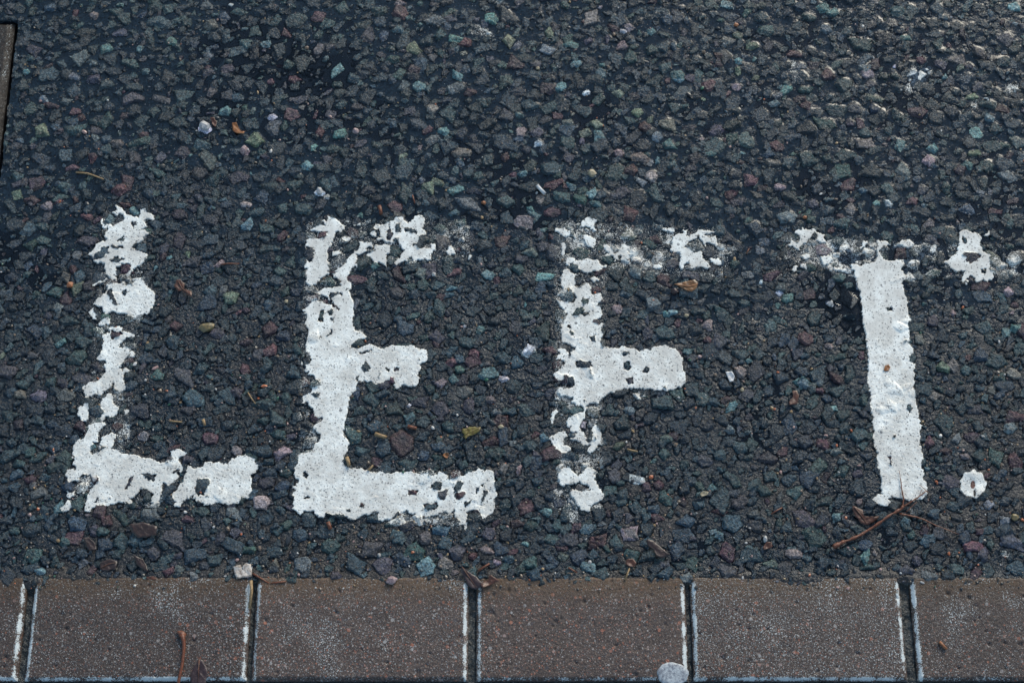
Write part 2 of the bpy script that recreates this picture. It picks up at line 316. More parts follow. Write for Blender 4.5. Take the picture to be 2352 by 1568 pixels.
('H', "1015,-12 1420,-12 1425,60 1410,100 1430,200 1445,290 1450,350 1480,430 1460,500 1470,590 1500,700 1480,770 1495,850 1480,885 1530,925 1535,1000 1500,1050 1440,1070 1390,1065 1330,1055 1260,1045 1200,1040 1220,1090 1180,1120 1090,1090 1060,1060 1110,1010 1140,1020 1135,900 1110,800 1090,700 1110,660 1070,590 1060,530 1085,470 1060,400 1050,300 1040,120"),
]
HOLES = [
('A', "1125,400 1165,390 1165,425 1140,435"), ('A', "1005,555 1060,520 1060,540 1030,565"), ('A', "940,600 990,610 1030,600 1040,625 990,620 950,620"),
('A', "815,690 870,620 910,615 905,690 870,705 820,715"), ('A', "945,715 990,705 1060,715 1010,745 950,730"),
('A', "1035,1000 1070,985 1100,1000 1060,1025"), ('A', "925,985 960,980 965,1040 1010,1100 975,1095 940,1060"), ('A', "950,1330 1040,1340 1020,1370 1000,1390 970,1395 945,1360"),
('B', "1690,1100 1780,1100 1790,1140 1730,1225 1680,1215 1675,1160"), ('B', "1225,1050 1330,1065 1300,1110 1250,1090"), ('B', "1470,1035 1530,1020 1530,1040 1490,1050"),('B',"1110,1090 1130,1090 1080,1190 1065,1180"),
('B', "805,1290 835,1258 838,1280 810,1305"), ('B', "780,1085 830,1080 835,1120 800,1130"),
('C', "490,485 555,485 530,540 500,530"), ('C', "385,620 430,630 440,680 410,725 385,710 370,660"),
('C', "485,1170 510,1155 535,1170 520,1210 515,1240 480,1235"), ('C', "555,1160 590,1140 610,1150 600,1195 570,1190"), ('C', "580,1220 615,1230 605,1250 580,1240"),
('C', "580,1020 610,1000 670,1015 670,1025 620,1020 590,1050 605,1075 580,1070"), ('C', "535,1390 580,1330 600,1320 580,1360 545,1390"), ('C', "600,1090 650,1140 640,1150 600,1110"),
('C', "830,1510 870,1500 915,1490 915,1505 850,1525"), ('C', "970,470 1000,460 1010,520 975,520"), ('C', "1060,500 1090,470 1110,510 1090,550 1065,545"),
('C', "1135,450 1170,410 1175,490 1140,480"), ('C', "1205,445 1250,450 1310,480 1310,505 1230,480"), ('C', "1060,440 1090,435 1080,455"), ('C',"500,1360 515,1385 505,1390"),
('D', "850,160 880,95 915,130 910,180 870,180"), ('D', "1040,140 1085,150 1085,175 1050,160"), ('D', "1120,145 1160,160 1150,180 1125,170"),
('D', "1250,1185 1320,1200 1310,1235 1250,1220"), ('D', "1390,1320 1480,1305 1480,1345 1420,1365 1390,1350"), ('D', "1510,1210 1580,1190 1575,1240 1550,1275 1500,1250"),
('D', "1650,1150 1690,1110 1720,1130 1690,1180 1640,1210"), ('D', "1660,1220 1740,1205 1740,1225 1690,1270 1655,1260"), ('D', "1830,1180 1865,1175 1855,1205 1825,1215"),
('D', "1890,1210 1925,1205 1910,1250 1865,1310 1880,1270"), ('D', "1730,1305 1790,1280 1780,1310 1740,1335"), ('D', "345,1045 385,1060 375,1090 345,1070"),
('D', "415,370 470,355 480,390 430,400"), ('D', "840,1300 870,1320 865,1345 835,1335"), ('D', "715,1350 745,1355 745,1375 715,1370"), ('D', "1480,1130 1520,1130 1520,1180 1480,1190 1440,1170"), ('D',"1870,1135 1900,1135 1895,1160 1870,1155"),
('D', "805,220 820,210 820,250 805,250"), ('D', "1090,230 1120,230 1120,280 1095,265"), ('D', "365,1260 400,1258 400,1272 365,1272"),
('E', "690,1120 715,1090 755,1110 745,1145 700,1155"), ('E', "540,1340 570,1340 570,1370 540,1370"), ('E', "590,1260 640,1200 705,1185 690,1240 650,1265"),
('E', "690,1240 765,1240 760,1260 700,1265"), ('E', "770,1470 820,1465 820,1500 810,1530 790,1520"), ('E', "1050,675 1080,680 1075,700 1055,695"), ('E',"575,1400 620,1430 600,1450 575,1430"),
('F', "840,190 870,180 885,210 865,240 845,225"), ('F', "860,310 900,295 905,330 875,350"), ('F', "1000,215 1030,215 1015,260 985,255"), ('F', "485,180 590,185 590,210 540,225 485,215"),
('F', "835,110 880,105 880,125 840,130"), ('F', "415,295 460,290 460,350 430,350"),
('G', "1835,470 1870,450 1900,465 1950,450 1985,475 1950,510 1900,530 1870,520 1870,495"), ('G', "1820,320 1865,315 1870,360 1845,365"), ('G', "1870,665 1910,650 1940,680 1890,695"), ('G', "1990,590 2030,590 2030,615 1995,615"),
('G', "1185,920 1215,912 1225,935 1195,945"), ('G', "545,300 560,270 585,310 575,330 550,325"), ('H', "1350,280 1370,250 1405,290 1370,310"), ('H', "1200,700 1215,700 1220,755 1205,755"), ('H',"1230,520 1265,515 1260,535 1230,540"),
]
THIN = [
('C', "1500,470 1600,440 1640,370 1770,360 1800,420 1770,560 1650,520 1530,520"), ('C', "1140,770 1440,740 1500,710 1510,740 1300,760"), ('C', "780,1260 900,1350 1000,1460 780,1400"), ('C',"870,880 1000,860 1010,830 880,800"),
('D', "350,530 400,560 420,600 360,570"), ('D', "290,690 430,640 440,740 300,740"), ('D', "1020,1460 1240,1400 1700,1440 1740,1540 1500,1500 1140,1510"), ('D', "720,560 780,600 740,700 715,740"), ('D',"820,180 1000,230 1000,280 820,260"),
('A', "800,640 900,560 860,760 790,740"), ('A', "1080,700 1140,770 1000,760"), ('B', "950,620 1070,590 1130,700 1080,800 980,760"), ('B', "980,350 1100,360 1030,470 960,440"), ('B', "1140,1240 1440,1240 1350,1340 1150,1350"), ('B', "700,1080 780,1060 830,1120 720,1220 680,1220"),('B',"1560,1290 1700,1330 1600,1350"),
('E', "850,600 1200,560 1350,720 1500,800 1150,760"), ('E', "530,480 700,380 830,560 580,600"), ('E', "1980,600 2220,560 2220,680 2060,700"), ('E', "2010,830 2140,800 2040,960"), ('E', "1430,400 1620,380 1560,660 1480,520"), ('E', "400,960 560,1000 480,1110 430,1200"),('E',"1440,640 1700,640 1500,800 1400,790"),
('F', "270,990 340,960 360,870 660,880 620,980 520,1030 440,980"), ('F', "280,1120 430,1150 520,1290 490,1400 420,1400 380,1290 280,1270"), ('F', "900,400 1030,390 980,470 900,460"), ('F', "260,380 460,430 440,500"), ('F',"610,990 700,1180 690,1240 640,1100"),
('G', "360,330 950,300 1130,350 1090,520 900,560 860,640 600,560 420,480"), ('G', "1200,350 1460,320 1560,500 1330,560"), ('G', "1440,330 1700,360 1620,480 1500,450"), ('G', "1330,560 1500,620 1420,720 1340,680"), ('G', "2080,480 2330,500 2300,640 2110,620"), ('G', "820,600 900,600 920,700 860,690"),
('H', "1340,1160 1380,1110 1450,1100 1470,1130 1420,1170 1510,1210 1510,1230 1430,1200 1360,1200"), ('H', "1190,1120 1210,1120 1205,1190 1195,1190"), ('H', "2140,1500 2220,1480 2250,1560 2160,1567"),
('O', "760,400 830,390 850,560 790,560"), ('O', "1590,430 1750,430 1740,500 1620,640 1540,600"), ('O', "2210,560 2330,540 2320,620 2230,640"), ('O', "1980,660 2060,660 2060,740 1990,740"),('N',"850,150 900,150 1050,260 820,240"),
]
def poly(z, s):
    return np.array([zpx(z, *map(float, p.split(','))) for p in s.split()])

# ------------------------------------------------------------------ the stones one can recognise: view x y length width angle colour
COL = {'m': (.046, .023, .027), 'p': (.032, .030, .037), 't': (.070, .118, .118), 'g': (.022, .038, .039), 'u': (.018, .031, .040),
       'w': (.34, .34, .34), 'k': (.15, .115, .115), 'b': (.085, .076, .068), 's': (.070, .080, .082), 'd': (.013, .019, .024),
       'l': (.085, .100, .070), 'o': (.33, .20, .09)}
STONES = """A 320 70 130 60 -10 m|A 1040 110 200 65 50 m|A 265 215 180 70 0 m|A 1070 250 90 50 -10 m|A 490 230 90 30 20 m|A 640 205 70 40 -60 m|A 2110 430 130 75 -10 t
A 1485 885 95 60 10 g|A 1800 980 120 120 0 g|A 1970 1040 130 115 0 l|A 555 1060 115 95 -20 m|A 300 1330 110 150 60 p|A 2105 1425 120 50 15 m|A 2095 245 100 50 0 k|A 935 372 85 95 80 t|A 1150 300 95 80 -20 t
A 860 665 100 80 40 m|A 1055 790 140 80 5 m|A 1145 410 45 40 0 m|A 1790 550 195 110 25 u|A 230 470 190 90 30 g|A 360 550 130 90 -10 u|A 250 240 60 50 0 p|A 400 260 120 100 -40 b|A 650 680 100 90 0 s|A 640 290 110 80 10 u
A 910 90 100 90 0 d|A 1330 410 90 70 -30 u|A 1850 1350 130 110 0 p|A 1480 1420 130 130 30 u|A 2190 310 150 80 15 p|A 1790 210 150 70 -15 u|A 1600 130 110 110 0 u|A 620 800 60 90 60 m|A 480 1000 110 100 0 g|A 490 1130 100 90 0 s|A 830 1330 80 140 80 g
B 50 180 120 200 75 p|B 195 290 90 90 30 g|B 430 275 110 90 20 g|B 460 345 100 65 15 s|B 320 390 130 110 -20 p|B 700 235 180 130 -20 p|B 840 130 150 80 -10 p|B 650 60 170 110 20 u|B 1440 370 150 90 60 g|B 1110 215 100 90 0 u|B 1120 300 120 100 0 u|B 1650 410 200 130 -15 u
B 1590 220 220 110 -10 p|B 1780 320 140 80 0 p|B 1100 90 90 70 45 m|B 690 650 120 60 -60 m|B 1000 645 90 70 0 m|B 540 690 180 150 20 b|B 1220 730 120 110 0 b|B 200 840 150 90 -10 u|B 250 870 120 80 40 g|B 540 920 190 70 0 g|B 460 1000 190 90 10 g
B 130 1060 140 90 20 u|B 1790 750 150 110 -10 m|B 1470 840 140 60 30 m|B 1600 930 110 80 0 p|B 2020 850 110 90 -30 k|B 1735 1160 100 110 0 p|B 1275 1078 90 55 -20 g|B 500 1350 110 90 40 t|B 670 1310 110 120 0 g|B 850 1370 130 120 -40 m|B 670 1480 190 130 0 u
B 140 1300 150 90 -20 u|B 1430 1210 200 80 40 g|B 2230 1300 130 140 60 k|B 1990 1380 130 110 0 s|B 910 1460 90 90 -40 m|B 1600 1440 120 60 0 m|B 810 1540 120 110 -30 p|B 590 1160 170 100 10 u|B 2010 350 130 90 0 p|B 2090 160 100 90 -20 m|B 1260 1260 80 90 0 g
B 820 520 100 170 80 u|B 250 1100 100 70 20 m|B 1820 990 210 60 10 d|B 2250 460 200 90 0 g|B 2320 660 120 110 0 p|B 2240 860 170 120 0 u|B 2280 1130 140 110 0 p|B 250 1530 150 130 0 p
C 490 150 60 95 80 w|C 165 520 120 70 50 m|C 770 495 150 90 -20 m|C 1130 270 150 105 -15 m|C 1255 475 110 45 -25 m|C 2060 560 160 70 45 m|C 800 885 190 90 -8 m|C 1160 860 170 70 -45 m|C 1640 825 140 60 25 m|C 595 835 80 35 -5 m|C 1525 1040 85 50 20 m|C 430 1050 130 60 30 m|C 540 1070 60 40 -30 m
C 1650 120 155 50 5 t|C 1750 240 160 110 0 s|C 1635 320 100 60 0 t|C 1420 120 140 35 -45 l|C 2300 300 130 40 -50 t|C 1935 850 120 90 0 t|C 1610 960 60 110 -80 t|C 1500 1150 90 135 -70 g|C 1245 735 80 40 40 t|C 960 770 60 80 -60 t|C 560 915 160 75 -10 d|C 650 745 165 110 20 g
C 750 610 170 80 30 g|C 860 730 130 80 0 p|C 2075 840 135 60 5 b|C 2075 940 180 60 5 d|C 2280 1500 150 90 30 w|C 1420 565 45 130 80 p|C 1120 650 110 100 0 g|C 1100 720 90 90 0 u|C 920 650 90 60 20 u|C 1210 580 80 110 -60 u|C 1540 560 110 120 0 b|C 1670 640 80 50 0 m|C 1150 1010 150 110 -20 p
C 1290 1195 130 90 0 g|C 1220 1300 130 180 60 u|C 1490 1380 130 100 0 p|C 1450 1020 100 70 0 u|C 1370 930 100 110 0 g|C 1750 1420 170 100 -15 g|C 2170 1320 120 110 -20 p|C 2270 1210 110 50 55 s|C 2280 1030 120 100 0 u|C 2240 420 130 110 -20 b|C 2080 220 170 110 0 s|C 1890 600 140 90 20 g|C 1490 940 150 80 0 p
C 170 280 90 90 0 g|C 345 290 150 120 0 g|C 600 60 110 90 0 p|C 1020 30 150 90 0 p|C 900 110 130 100 10 b|C 1360 160 130 110 0 u|C 160 410 140 110 0 g|C 145 820 100 80 0 g|C 900 1120 110 60 35 g|C 1750 450 60 50 0 u|C 1705 540 60 40 0 w|C 1880 510 120 50 -20 g|C 340 1300 90 160 80 p|C 500 510 60 60 0 p|C 800 400 80 50 0 g|C 400 670 60 90 80 u
C 820 1430 110 90 30 p|C 180 1370 140 110 0 u|C 60 1310 130 120 0 m|C 1980 1250 130 60 0 d|C 1330 470 110 60 0 g|C 1810 1530 110 80 0 m|C 940 560 50 90 80 g
D 1795 95 90 175 88 m|D 1925 200 110 180 -75 t|D 2065 240 110 60 -10 w|D 1715 350 175 110 5 b|D 1510 510 165 160 -60 p|D 1185 780 200 210 50 m|D 1510 820 80 155 85 u|D 1255 575 90 110 -70 u|D 960 650 145 110 10 u|D 1560 965 135 85 0 u|D 1590 650 100 115 40 u|D 1365 735 90 140 -65 u|D 1375 900 120 95 5 p
D 1030 830 150 150 -30 u|D 155 880 150 85 15 k|D 790 740 130 140 0 g|D 1955 790 190 48 5 m|D 2190 1015 95 32 60 k|D 1435 1335 95 50 5 m|D 2260 1330 130 120 0 m|D 2180 1480 140 50 -8 m|D 390 1440 150 120 -20 g|D 950 1440 80 140 80 u|D 1130 1450 200 40 38 g|D 1800 900 110 90 0 u|D 2110 910 115 80 -20 u
D 1280 1208 70 45 -10 u|D 1540 1235 85 60 30 g|D 1690 1160 80 60 50 g|D 1700 1235 90 50 20 u|D 885 140 60 85 70 u|D 2050 60 160 100 0 u|D 1810 1430 130 90 0 u|D 2080 1320 90 130 -60 s|D 1650 1060 110 80 30 m|D 1330 440 90 170 -70 p|D 1940 420 110 60 -20 b|D 2340 920 110 120 0 p|D 1760 480 130 130 30 p
D 290 570 90 90 0 p|D 200 400 90 110 0 g|D 350 685 110 45 -25 u|D 235 735 100 60 20 p|D 400 780 150 90 35 u|D 60 670 90 90 0 p|D 130 600 100 150 70 g|D 70 1050 140 80 0 u|D 180 1160 100 100 30 u|D 840 510 90 130 -60 g|D 1120 500 150 110 -20 g|D 1370 610 120 110 0 g|D 930 420 90 120 50 g|D 1630 240 70 90 70 t
D 1440 330 80 80 0 u|D 1890 220 0 0 0 u|D 1690 160 60 90 60 t|D 1810 240 90 90 0 g|D 1610 100 80 110 -60 m|D 1690 70 90 80 0 u|D 1520 280 110 60 25 k|D 1210 960 120 60 0 g|D 850 860 130 80 0 g|D 110 1520 100 100 0 u|D 2310 1470 90 140 -60 g|D 2240 510 130 120 0 g|D 1990 530 100 60 0 s|D 1960 610 90 40 -40 s
E 405 235 110 175 85 m|E 1160 265 150 120 -50 m|E 195 255 170 50 -50 t|E 1225 710 135 80 -10 m|E 1485 885 215 70 -55 m|E 395 490 115 60 -55 m|E 870 830 150 70 20 m|E 1410 510 75 110 80 m|E 825 1010 90 70 0 m|E 1580 755 150 120 40 p|E 1605 1025 75 65 0 m|E 1525 1245 55 90 60 t|E 1595 1230 60 100 85 t
E 1150 480 160 75 0 l|E 610 790 100 125 60 g|E 665 1215 60 95 -50 t|E 2085 1265 110 130 0 g|E 150 1065 120 100 20 u|E 490 90 190 110 -20 g|E 680 100 160 130 -40 g|E 870 80 150 80 30 u|E 1235 100 150 170 0 u|E 110 330 190 150 0 k|E 535 1060 165 115 -25 u|E 1500 1430 150 200 70 u|E 2115 1450 110 90 0 p|E 40 1380 140 150 0 p
E 150 1280 60 120 -60 s|E 280 110 110 110 0 k|E 310 410 60 80 -70 t|E 570 400 80 45 -20 t|E 780 60 110 80 0 t|E 830 160 140 70 -20 g|E 1030 90 110 150 -70 p|E 1450 100 120 90 0 g|E 1560 220 120 140 0 g|E 1830 190 190 80 40 u|E 2010 140 110 100 -20 g|E 2230 140 120 80 -20 p|E 1440 380 110 90 0 u|E 1880 290 150 90 20 u
E 1380 20 90 130 -60 p|E 2290 300 100 60 20 g|E 190 640 140 90 -10 s|E 300 570 120 110 0 p|E 680 640 150 110 0 g|E 330 880 220 60 15 t|E 60 800 130 110 0 g|E 120 1350 90 60 0 g|E 300 1450 200 100 -35 g|E 90 700 150 100 0 p|E 400 640 150 160 0 p|E 1000 600 100 55 -10 g|E 940 710 130 100 0 u|E 1340 660 120 70 0 u|E 1210 830 150 110 -50 s
E 990 970 160 90 0 p|E 1210 1310 140 80 60 d|E 1840 1220 160 70 0 u|E 1940 1350 110 130 0 k|E 2290 1140 110 70 0 g|E 1040 1190 110 90 0 k|E 2200 740 90 80 0 g|E 1940 630 110 150 60 p|E 1810 580 190 130 20 d|E 1770 860 220 90 -10 p|E 1340 1440 110 130 0 p|E 720 1120 70 60 0 g
F 125 90 115 62 35 w|F 280 95 130 45 -15 m|F 105 1270 115 120 -20 m|F 770 1040 110 100 -30 p|F 1145 870 90 110 0 g|F 720 540 100 95 0 g|F 930 1280 100 85 -20 u|F 1295 950 65 75 0 u|F 1405 1250 110 70 0 u|F 1445 930 120 90 10 p|F 1100 1110 95 90 20 m|F 295 1195 120 80 5 g|F 870 1475 140 60 -30 k|F 1300 1500 170 90 -5 p
F 175 940 100 100 -20 u|F 140 1410 90 110 -60 g|F 800 810 50 110 -60 l|F 240 750 50 80 60 t|F 1040 600 90 140 -60 p|F 605 550 110 90 10 b|F 880 540 70 120 75 s|F 340 200 100 45 50 m|F 1120 480 160 90 10 g|F 1250 430 80 120 80 g|F 30 190 110 90 0 u|F 180 150 110 80 0 g|F 30 750 0 0 0 u|F 130 810 110 100 0 u|F 500 230 0 0 0 g
F 870 205 0 0 0 g|F 520 1130 130 60 -15 p|F 415 1135 60 70 60 u|F 450 730 80 45 5 u|F 510 830 170 70 -10 u|F 420 880 120 60 10 g|F 480 545 130 55 0 g|F 740 1140 120 60 -20 g|F 1600 350 100 90 0 u|F 1720 250 110 90 0 k|F 1570 880 90 90 0 p|F 1720 1240 150 110 0 p|F 1560 1310 140 20 -5 m|F 1510 480 70 110 80 u|F 1310 1380 110 100 0 u
F 1410 1110 80 80 0 g|F 1650 1390 150 130 -20 g|F 1560 1490 110 50 -50 t|F 560 1410 110 90 0 u|F 640 1520 60 140 80 m|F 350 1530 120 70 0 g|F 1020 1420 110 150 0 u|F 1090 1350 120 40 -20 m|F 250 1300 110 50 0 t|F 1720 820 100 130 80 g|F 1430 460 110 110 0 p|F 1640 690 90 70 -20 s|F 1010 1120 60 90 50 m
G 1285 440 130 115 -30 m|G 200 640 60 155 -65 m|G 490 1185 155 115 -20 m|G 2210 1120 90 90 0 t|G 2290 1085 95 75 10 t|G 280 745 90 90 0 s|G 330 830 120 70 25 t|G 560 1010 90 160 -45 g|G 270 1500 110 150 75 g|G 460 1550 120 80 0 t|G 1870 80 155 115 0 u|G 1460 1180 85 100 0 b|G 870 850 150 110 -10 b|G 695 880 50 80 50 w
G 635 420 110 130 50 k|G 1160 405 90 55 15 d|G 1190 300 120 80 -15 g|G 1320 270 85 110 85 g|G 1580 1030 100 120 -60 p|G 1990 1330 130 100 0 u|G 1750 1420 120 80 -15 b|G 70 920 80 100 0 p|G 2090 510 55 170 -80 l|G 540 360 110 55 5 g|G 420 365 80 40 0 s|G 1420 440 90 100 0 g|G 1580 330 160 90 0 p|G 1740 330 120 150 50 b
G 870 70 110 110 0 b|G 330 140 190 110 0 s|G 800 190 160 90 10 g|G 150 60 0 0 0 p|G 60 240 130 110 -10 p|G 550 30 90 90 0 p|G 1100 20 60 60 0 t|G 1190 20 90 60 -40 w|G 690 1240 80 60 -20 k|G 700 1430 60 90 0 p|G 780 1340 130 50 20 u|G 2120 1380 170 140 0 g|G 2280 1480 150 110 0 b|G 1930 1080 0 0 0 g|G 2020 1090 140 130 0 g|G 1880 930 110 90 0 g
G 600 1540 80 80 0 s|G 2000 820 180 110 -15 s|G 1460 640 90 90 0 s|G 1740 960 80 55 0 k|G 2230 780 90 70 0 k|G 60 1460 170 150 0 p|G 780 650 90 120 -60 g|G 870 730 100 80 10 g|G 2110 90 130 50 -10 m|G 850 590 60 90 80 m|G 690 570 80 50 -20 m|G 1600 620 180 60 0 g|G 520 570 110 90 0 g|G 1770 420 0 0 0 g|G 1500 520 0 0 0 g
H 465 60 115 95 -10 t|H 720 280 60 105 75 t|H 600 50 80 95 0 s|H 765 40 95 80 0 m|H 355 430 155 130 -40 u|H 635 580 90 140 -80 m|H 165 710 90 190 -80 p|H 290 650 110 90 30 m|H 430 690 110 150 -70 s|H 480 560 150 105 -25 p|H 745 655 70 120 -75 s|H 590 780 190 110 25 p|H 650 880 135 60 38 m|H 2275 730 120 140 0 m
H 2110 690 140 130 0 g|H 1980 680 120 150 0 g|H 1640 370 160 115 0 p|H 1545 585 90 52 -8 m|H 1340 1260 95 115 0 t|H 750 1205 60 90 60 t|H 1540 1400 150 105 20 u|H 1000 1440 135 105 0 u|H 1920 1455 215 80 -15 m|H 2070 1450 80 75 0 u|H 2195 1080 115 80 20 u|H 560 1370 190 210 30 g|H 870 1250 170 45 -12 b|H 940 1315 150 60 -10 s
H 480 1220 240 140 -15 p|H 520 1110 140 120 30 u|H 640 1070 60 190 -70 g|H 400 980 70 190 -75 g|H 130 980 100 110 0 u|H 170 130 110 100 0 u|H 610 130 80 50 0 m|H 120 400 110 90 -40 u|H 760 110 170 50 10 g|H 880 660 0 0 0 g|H 880 650 100 80 0 g|H 1020 690 60 90 70 d|H 930 840 110 80 20 p|H 800 820 110 110 0 g
H 880 210 190 90 -10 d|H 810 340 120 100 30 u|H 1010 40 45 150 -75 s|H 2000 30 110 60 20 p|H 1590 180 90 110 -30 b|H 2240 450 140 110 0 s|H 2290 340 160 90 -10 m|H 1780 540 100 60 20 s|H 1680 640 50 130 80 m|H 1850 690 80 55 0 k|H 1740 910 110 140 70 p|H 2000 1020 150 90 20 g|H 1580 1180 110 110 0 u|H 2040 590 0 0 0 p
H 1450 1190 0 0 0 p|H 1250 1100 120 90 0 p|H 1780 1210 70 110 80 p|H 1360 1310 80 60 0 g|H 100 1230 140 60 -15 p|H 60 1290 150 90 -30 p|H 1980 1330 110 40 25 m|H 2250 1420 210 120 -20 p|H 1630 1480 90 190 65 g|H 1120 1370 40 70 -60 b|H 380 1510 130 90 0 b|H 1230 1340 120 60 -20 d|H 30 590 110 120 0 u|H 40 780 60 60 0 p
I 490 85 125 70 -40 m|I 265 310 80 55 0 t|I 685 40 95 60 10 g|I 230 200 125 110 0 u|I 1110 230 140 70 35 g|I 1310 190 170 90 -10 u|I 1440 235 110 80 30 g|I 1025 190 90 95 0 p|I 1300 350 65 65 0 s|I 2030 260 140 120 0 s|I 2220 130 150 100 0 g|I 1480 95 90 100 0 p|I 1830 180 90 150 -75 u|I 1640 165 150 60 8 g
I 1090 120 110 60 -60 u|I 430 110 80 60 0 g|I 210 20 120 80 0 p|I 90 30 90 60 0 g|I 540 190 100 80 0 u|I 810 100 100 110 0 g|I 900 100 110 90 50 u|I 1200 300 70 40 10 s|I 1130 310 80 45 20 m|I 1860 30 90 60 0 u|I 2010 70 110 90 0 g|I 2170 40 90 160 80 u|I 1560 130 150 100 0 u|I 1160 80 130 120 0 p|I 1590 40 110 60 30 p
J 515 285 115 115 60 t|J 1605 280 80 110 70 t|J 135 160 115 105 10 p|J 345 225 85 150 70 u|J 635 260 80 115 85 b|J 720 180 110 115 30 p|J 920 165 45 105 80 k|J 1425 148 85 42 5 m|J 825 205 60 52 20 m|J 985 252 80 25 0 k|J 1065 225 90 60 0 u|J 1360 235 125 55 -30 u|J 1360 95 110 55 10 g|J 1880 55 125 55 -30 k|J 2235 65 185 90 -5 u
J 2200 160 100 90 10 u|J 2000 210 115 75 0 u|J 2260 350 110 60 5 s|J 505 80 95 95 20 b|J 320 80 90 130 60 g|J 430 180 150 140 0 g|J 220 270 110 130 0 p|J 40 270 120 110 0 p|J 1020 150 60 130 60 u|J 1665 110 60 110 80 m|J 2120 320 110 60 20 u|J 1140 310 100 40 10 g|J 1240 330 80 90 -40 p|J 1890 200 100 90 0 g|J 170 0 0 0 0 g
J 1490 90 110 90 0 p|J 1540 200 80 140 -60 p|J 1880 100 0 0 0 g|J 1430 210 80 50 20 s|J 930 50 110 80 0 p|J 610 30 130 60 0 u|J 1780 110 80 60 0 g|J 1600 20 110 60 10 t|J 2310 250 90 110 0 u|J 1690 330 120 60 0 g
K 515 200 190 80 -15 u|K 1715 345 115 58 5 s|K 2100 310 120 110 0 g|K 1310 280 115 35 0 p|K 1555 310 60 125 85 p|K 360 320 120 70 0 p|K 650 265 130 40 -10 s|K 270 240 90 110 0 u|K 1000 255 100 90 0 u|K 1060 320 70 50 0 g|K 2310 290 150 110 0 u|K 1635 240 80 70 0 p|K 800 190 120 70 -15 k|K 1900 300 80 110 40 g|K 1290 210 50 70 80 t|K 740 290 90 110 -20 p
M 625 95 60 62 0 k|M 785 75 115 45 -5 g|M 1060 145 180 85 -8 g|M 1100 60 190 80 15 g|M 800 215 120 58 0 p|M 1150 280 95 68 -30 t|M 1415 165 90 100 70 b|M 1505 110 95 55 -20 g|M 710 320 80 65 20 t|M 540 380 115 100 0 s|M 175 480 60 45 0 t|M 630 530 105 60 0 p|M 1970 525 70 95 80 m|M 1820 545 50 45 0 m|M 2140 325 100 75 35 k
M 1785 295 85 50 -10 t|M 1955 765 105 90 0 m|M 2220 765 70 95 80 p|M 1380 855 95 80 -20 w|M 1830 780 70 45 15 w|M 340 705 120 35 -15 m|M 505 745 85 50 5 m|M 540 790 55 55 0 m|M 270 870 90 95 0 l|M 130 845 115 60 30 g|M 725 715 70 70 0 b|M 905 1065 85 95 0 p|M 1050 1155 130 55 -25 g|M 820 1260 150 80 30 m|M 850 1200 60 110 70 m
M 1600 1185 130 80 0 p|M 1640 1010 60 75 0 k|M 1360 970 140 85 -10 g|M 2290 895 100 70 0 t|M 2150 880 60 40 10 m|M 260 1060 80 120 60 s|M 485 1125 110 32 5 m|M 725 1240 85 65 0 u|M 1850 850 150 100 -20 s|M 2060 1115 80 65 0 t|M 2270 460 95 35 0 t|M 1065 575 75 80 0 p|M 220 330 110 70 -10 p|M 890 420 150 70 -15 g|M 330 500 170 100 0 u|M 490 610 130 60 -20 u
M 880 660 120 80 0 p|M 570 215 160 80 0 d|M 1240 630 170 60 10 g|M 1140 460 0 0 0 g|M 1220 700 80 60 0 g|M 2030 400 130 80 -10 s|M 1940 430 90 80 0 g|M 1990 130 180 110 20 g|M 2120 150 0 0 0 g|M 710 930 80 90 60 u|M 520 870 180 80 15 g|M 940 950 170 50 15 g|M 200 730 90 100 0 g|M 370 850 90 50 0 g|M 240 1220 130 60 -10 m|M 130 1230 140 60 20 p|M 430 1250 90 60 0 u
M 1390 1060 130 60 -10 s|M 1230 1020 90 90 0 p|M 790 960 90 70 0 b|M 640 870 90 60 -40 p|M 2000 660 150 60 0 p|M 2240 1000 60 110 70 s|M 1720 930 80 110 0 l|M 110 1180 90 60 0 b|M 1340 1160 130 90 0 p|M 1070 1050 100 60 35 p|M 2200 1230 120 70 0 g|M 1600 330 50 130 80 g|M 2260 560 90 60 0 g|M 1590 650 90 80 0 u
N 350 85 120 95 5 m|N 585 140 160 80 8 s|N 985 125 80 120 50 t|N 800 295 95 70 30 m|N 1100 280 95 60 0 l|N 740 265 110 45 -5 t|N 480 600 80 95 75 t|N 745 530 80 65 -20 t|N 730 610 130 80 25 s|N 840 645 100 50 20 m|N 1180 800 45 65 65 t|N 1370 340 105 75 -20 s|N 1550 310 145 55 0 t|N 575 965 110 75 30 s|N 700 1010 135 65 10 p
N 1245 730 95 85 0 u|N 1295 920 115 65 -10 p|N 1310 1000 60 48 30 w|N 2055 880 80 80 0 m|N 2230 860 165 85 -5 b|N 1740 935 90 60 -45 t|N 1620 760 165 70 -10 b|N 1420 1280 150 60 20 m|N 2020 1095 145 80 -5 b|N 2105 1225 85 95 0 k|N 1955 1185 105 60 -5 m|N 220 1230 135 110 -10 p|N 1200 1205 70 50 15 t|N 740 1315 135 42 5 t
N 1480 90 0 0 0 g|N 120 245 100 90 20 p|N 210 140 90 90 0 u|N 620 245 90 30 10 p|N 700 120 90 60 0 p|N 1500 30 70 60 0 g|N 1840 190 110 50 -15 m|N 1940 185 60 60 0 k|N 2190 240 100 50 -20 p|N 2100 215 60 60 0 t|N 1905 215 45 40 0 w|N 2210 130 70 90 0 p|N 1460 600 100 70 30 t|N 1750 510 90 100 0 g|N 1580 440 60 90 -70 t|N 1890 310 100 80 0 k
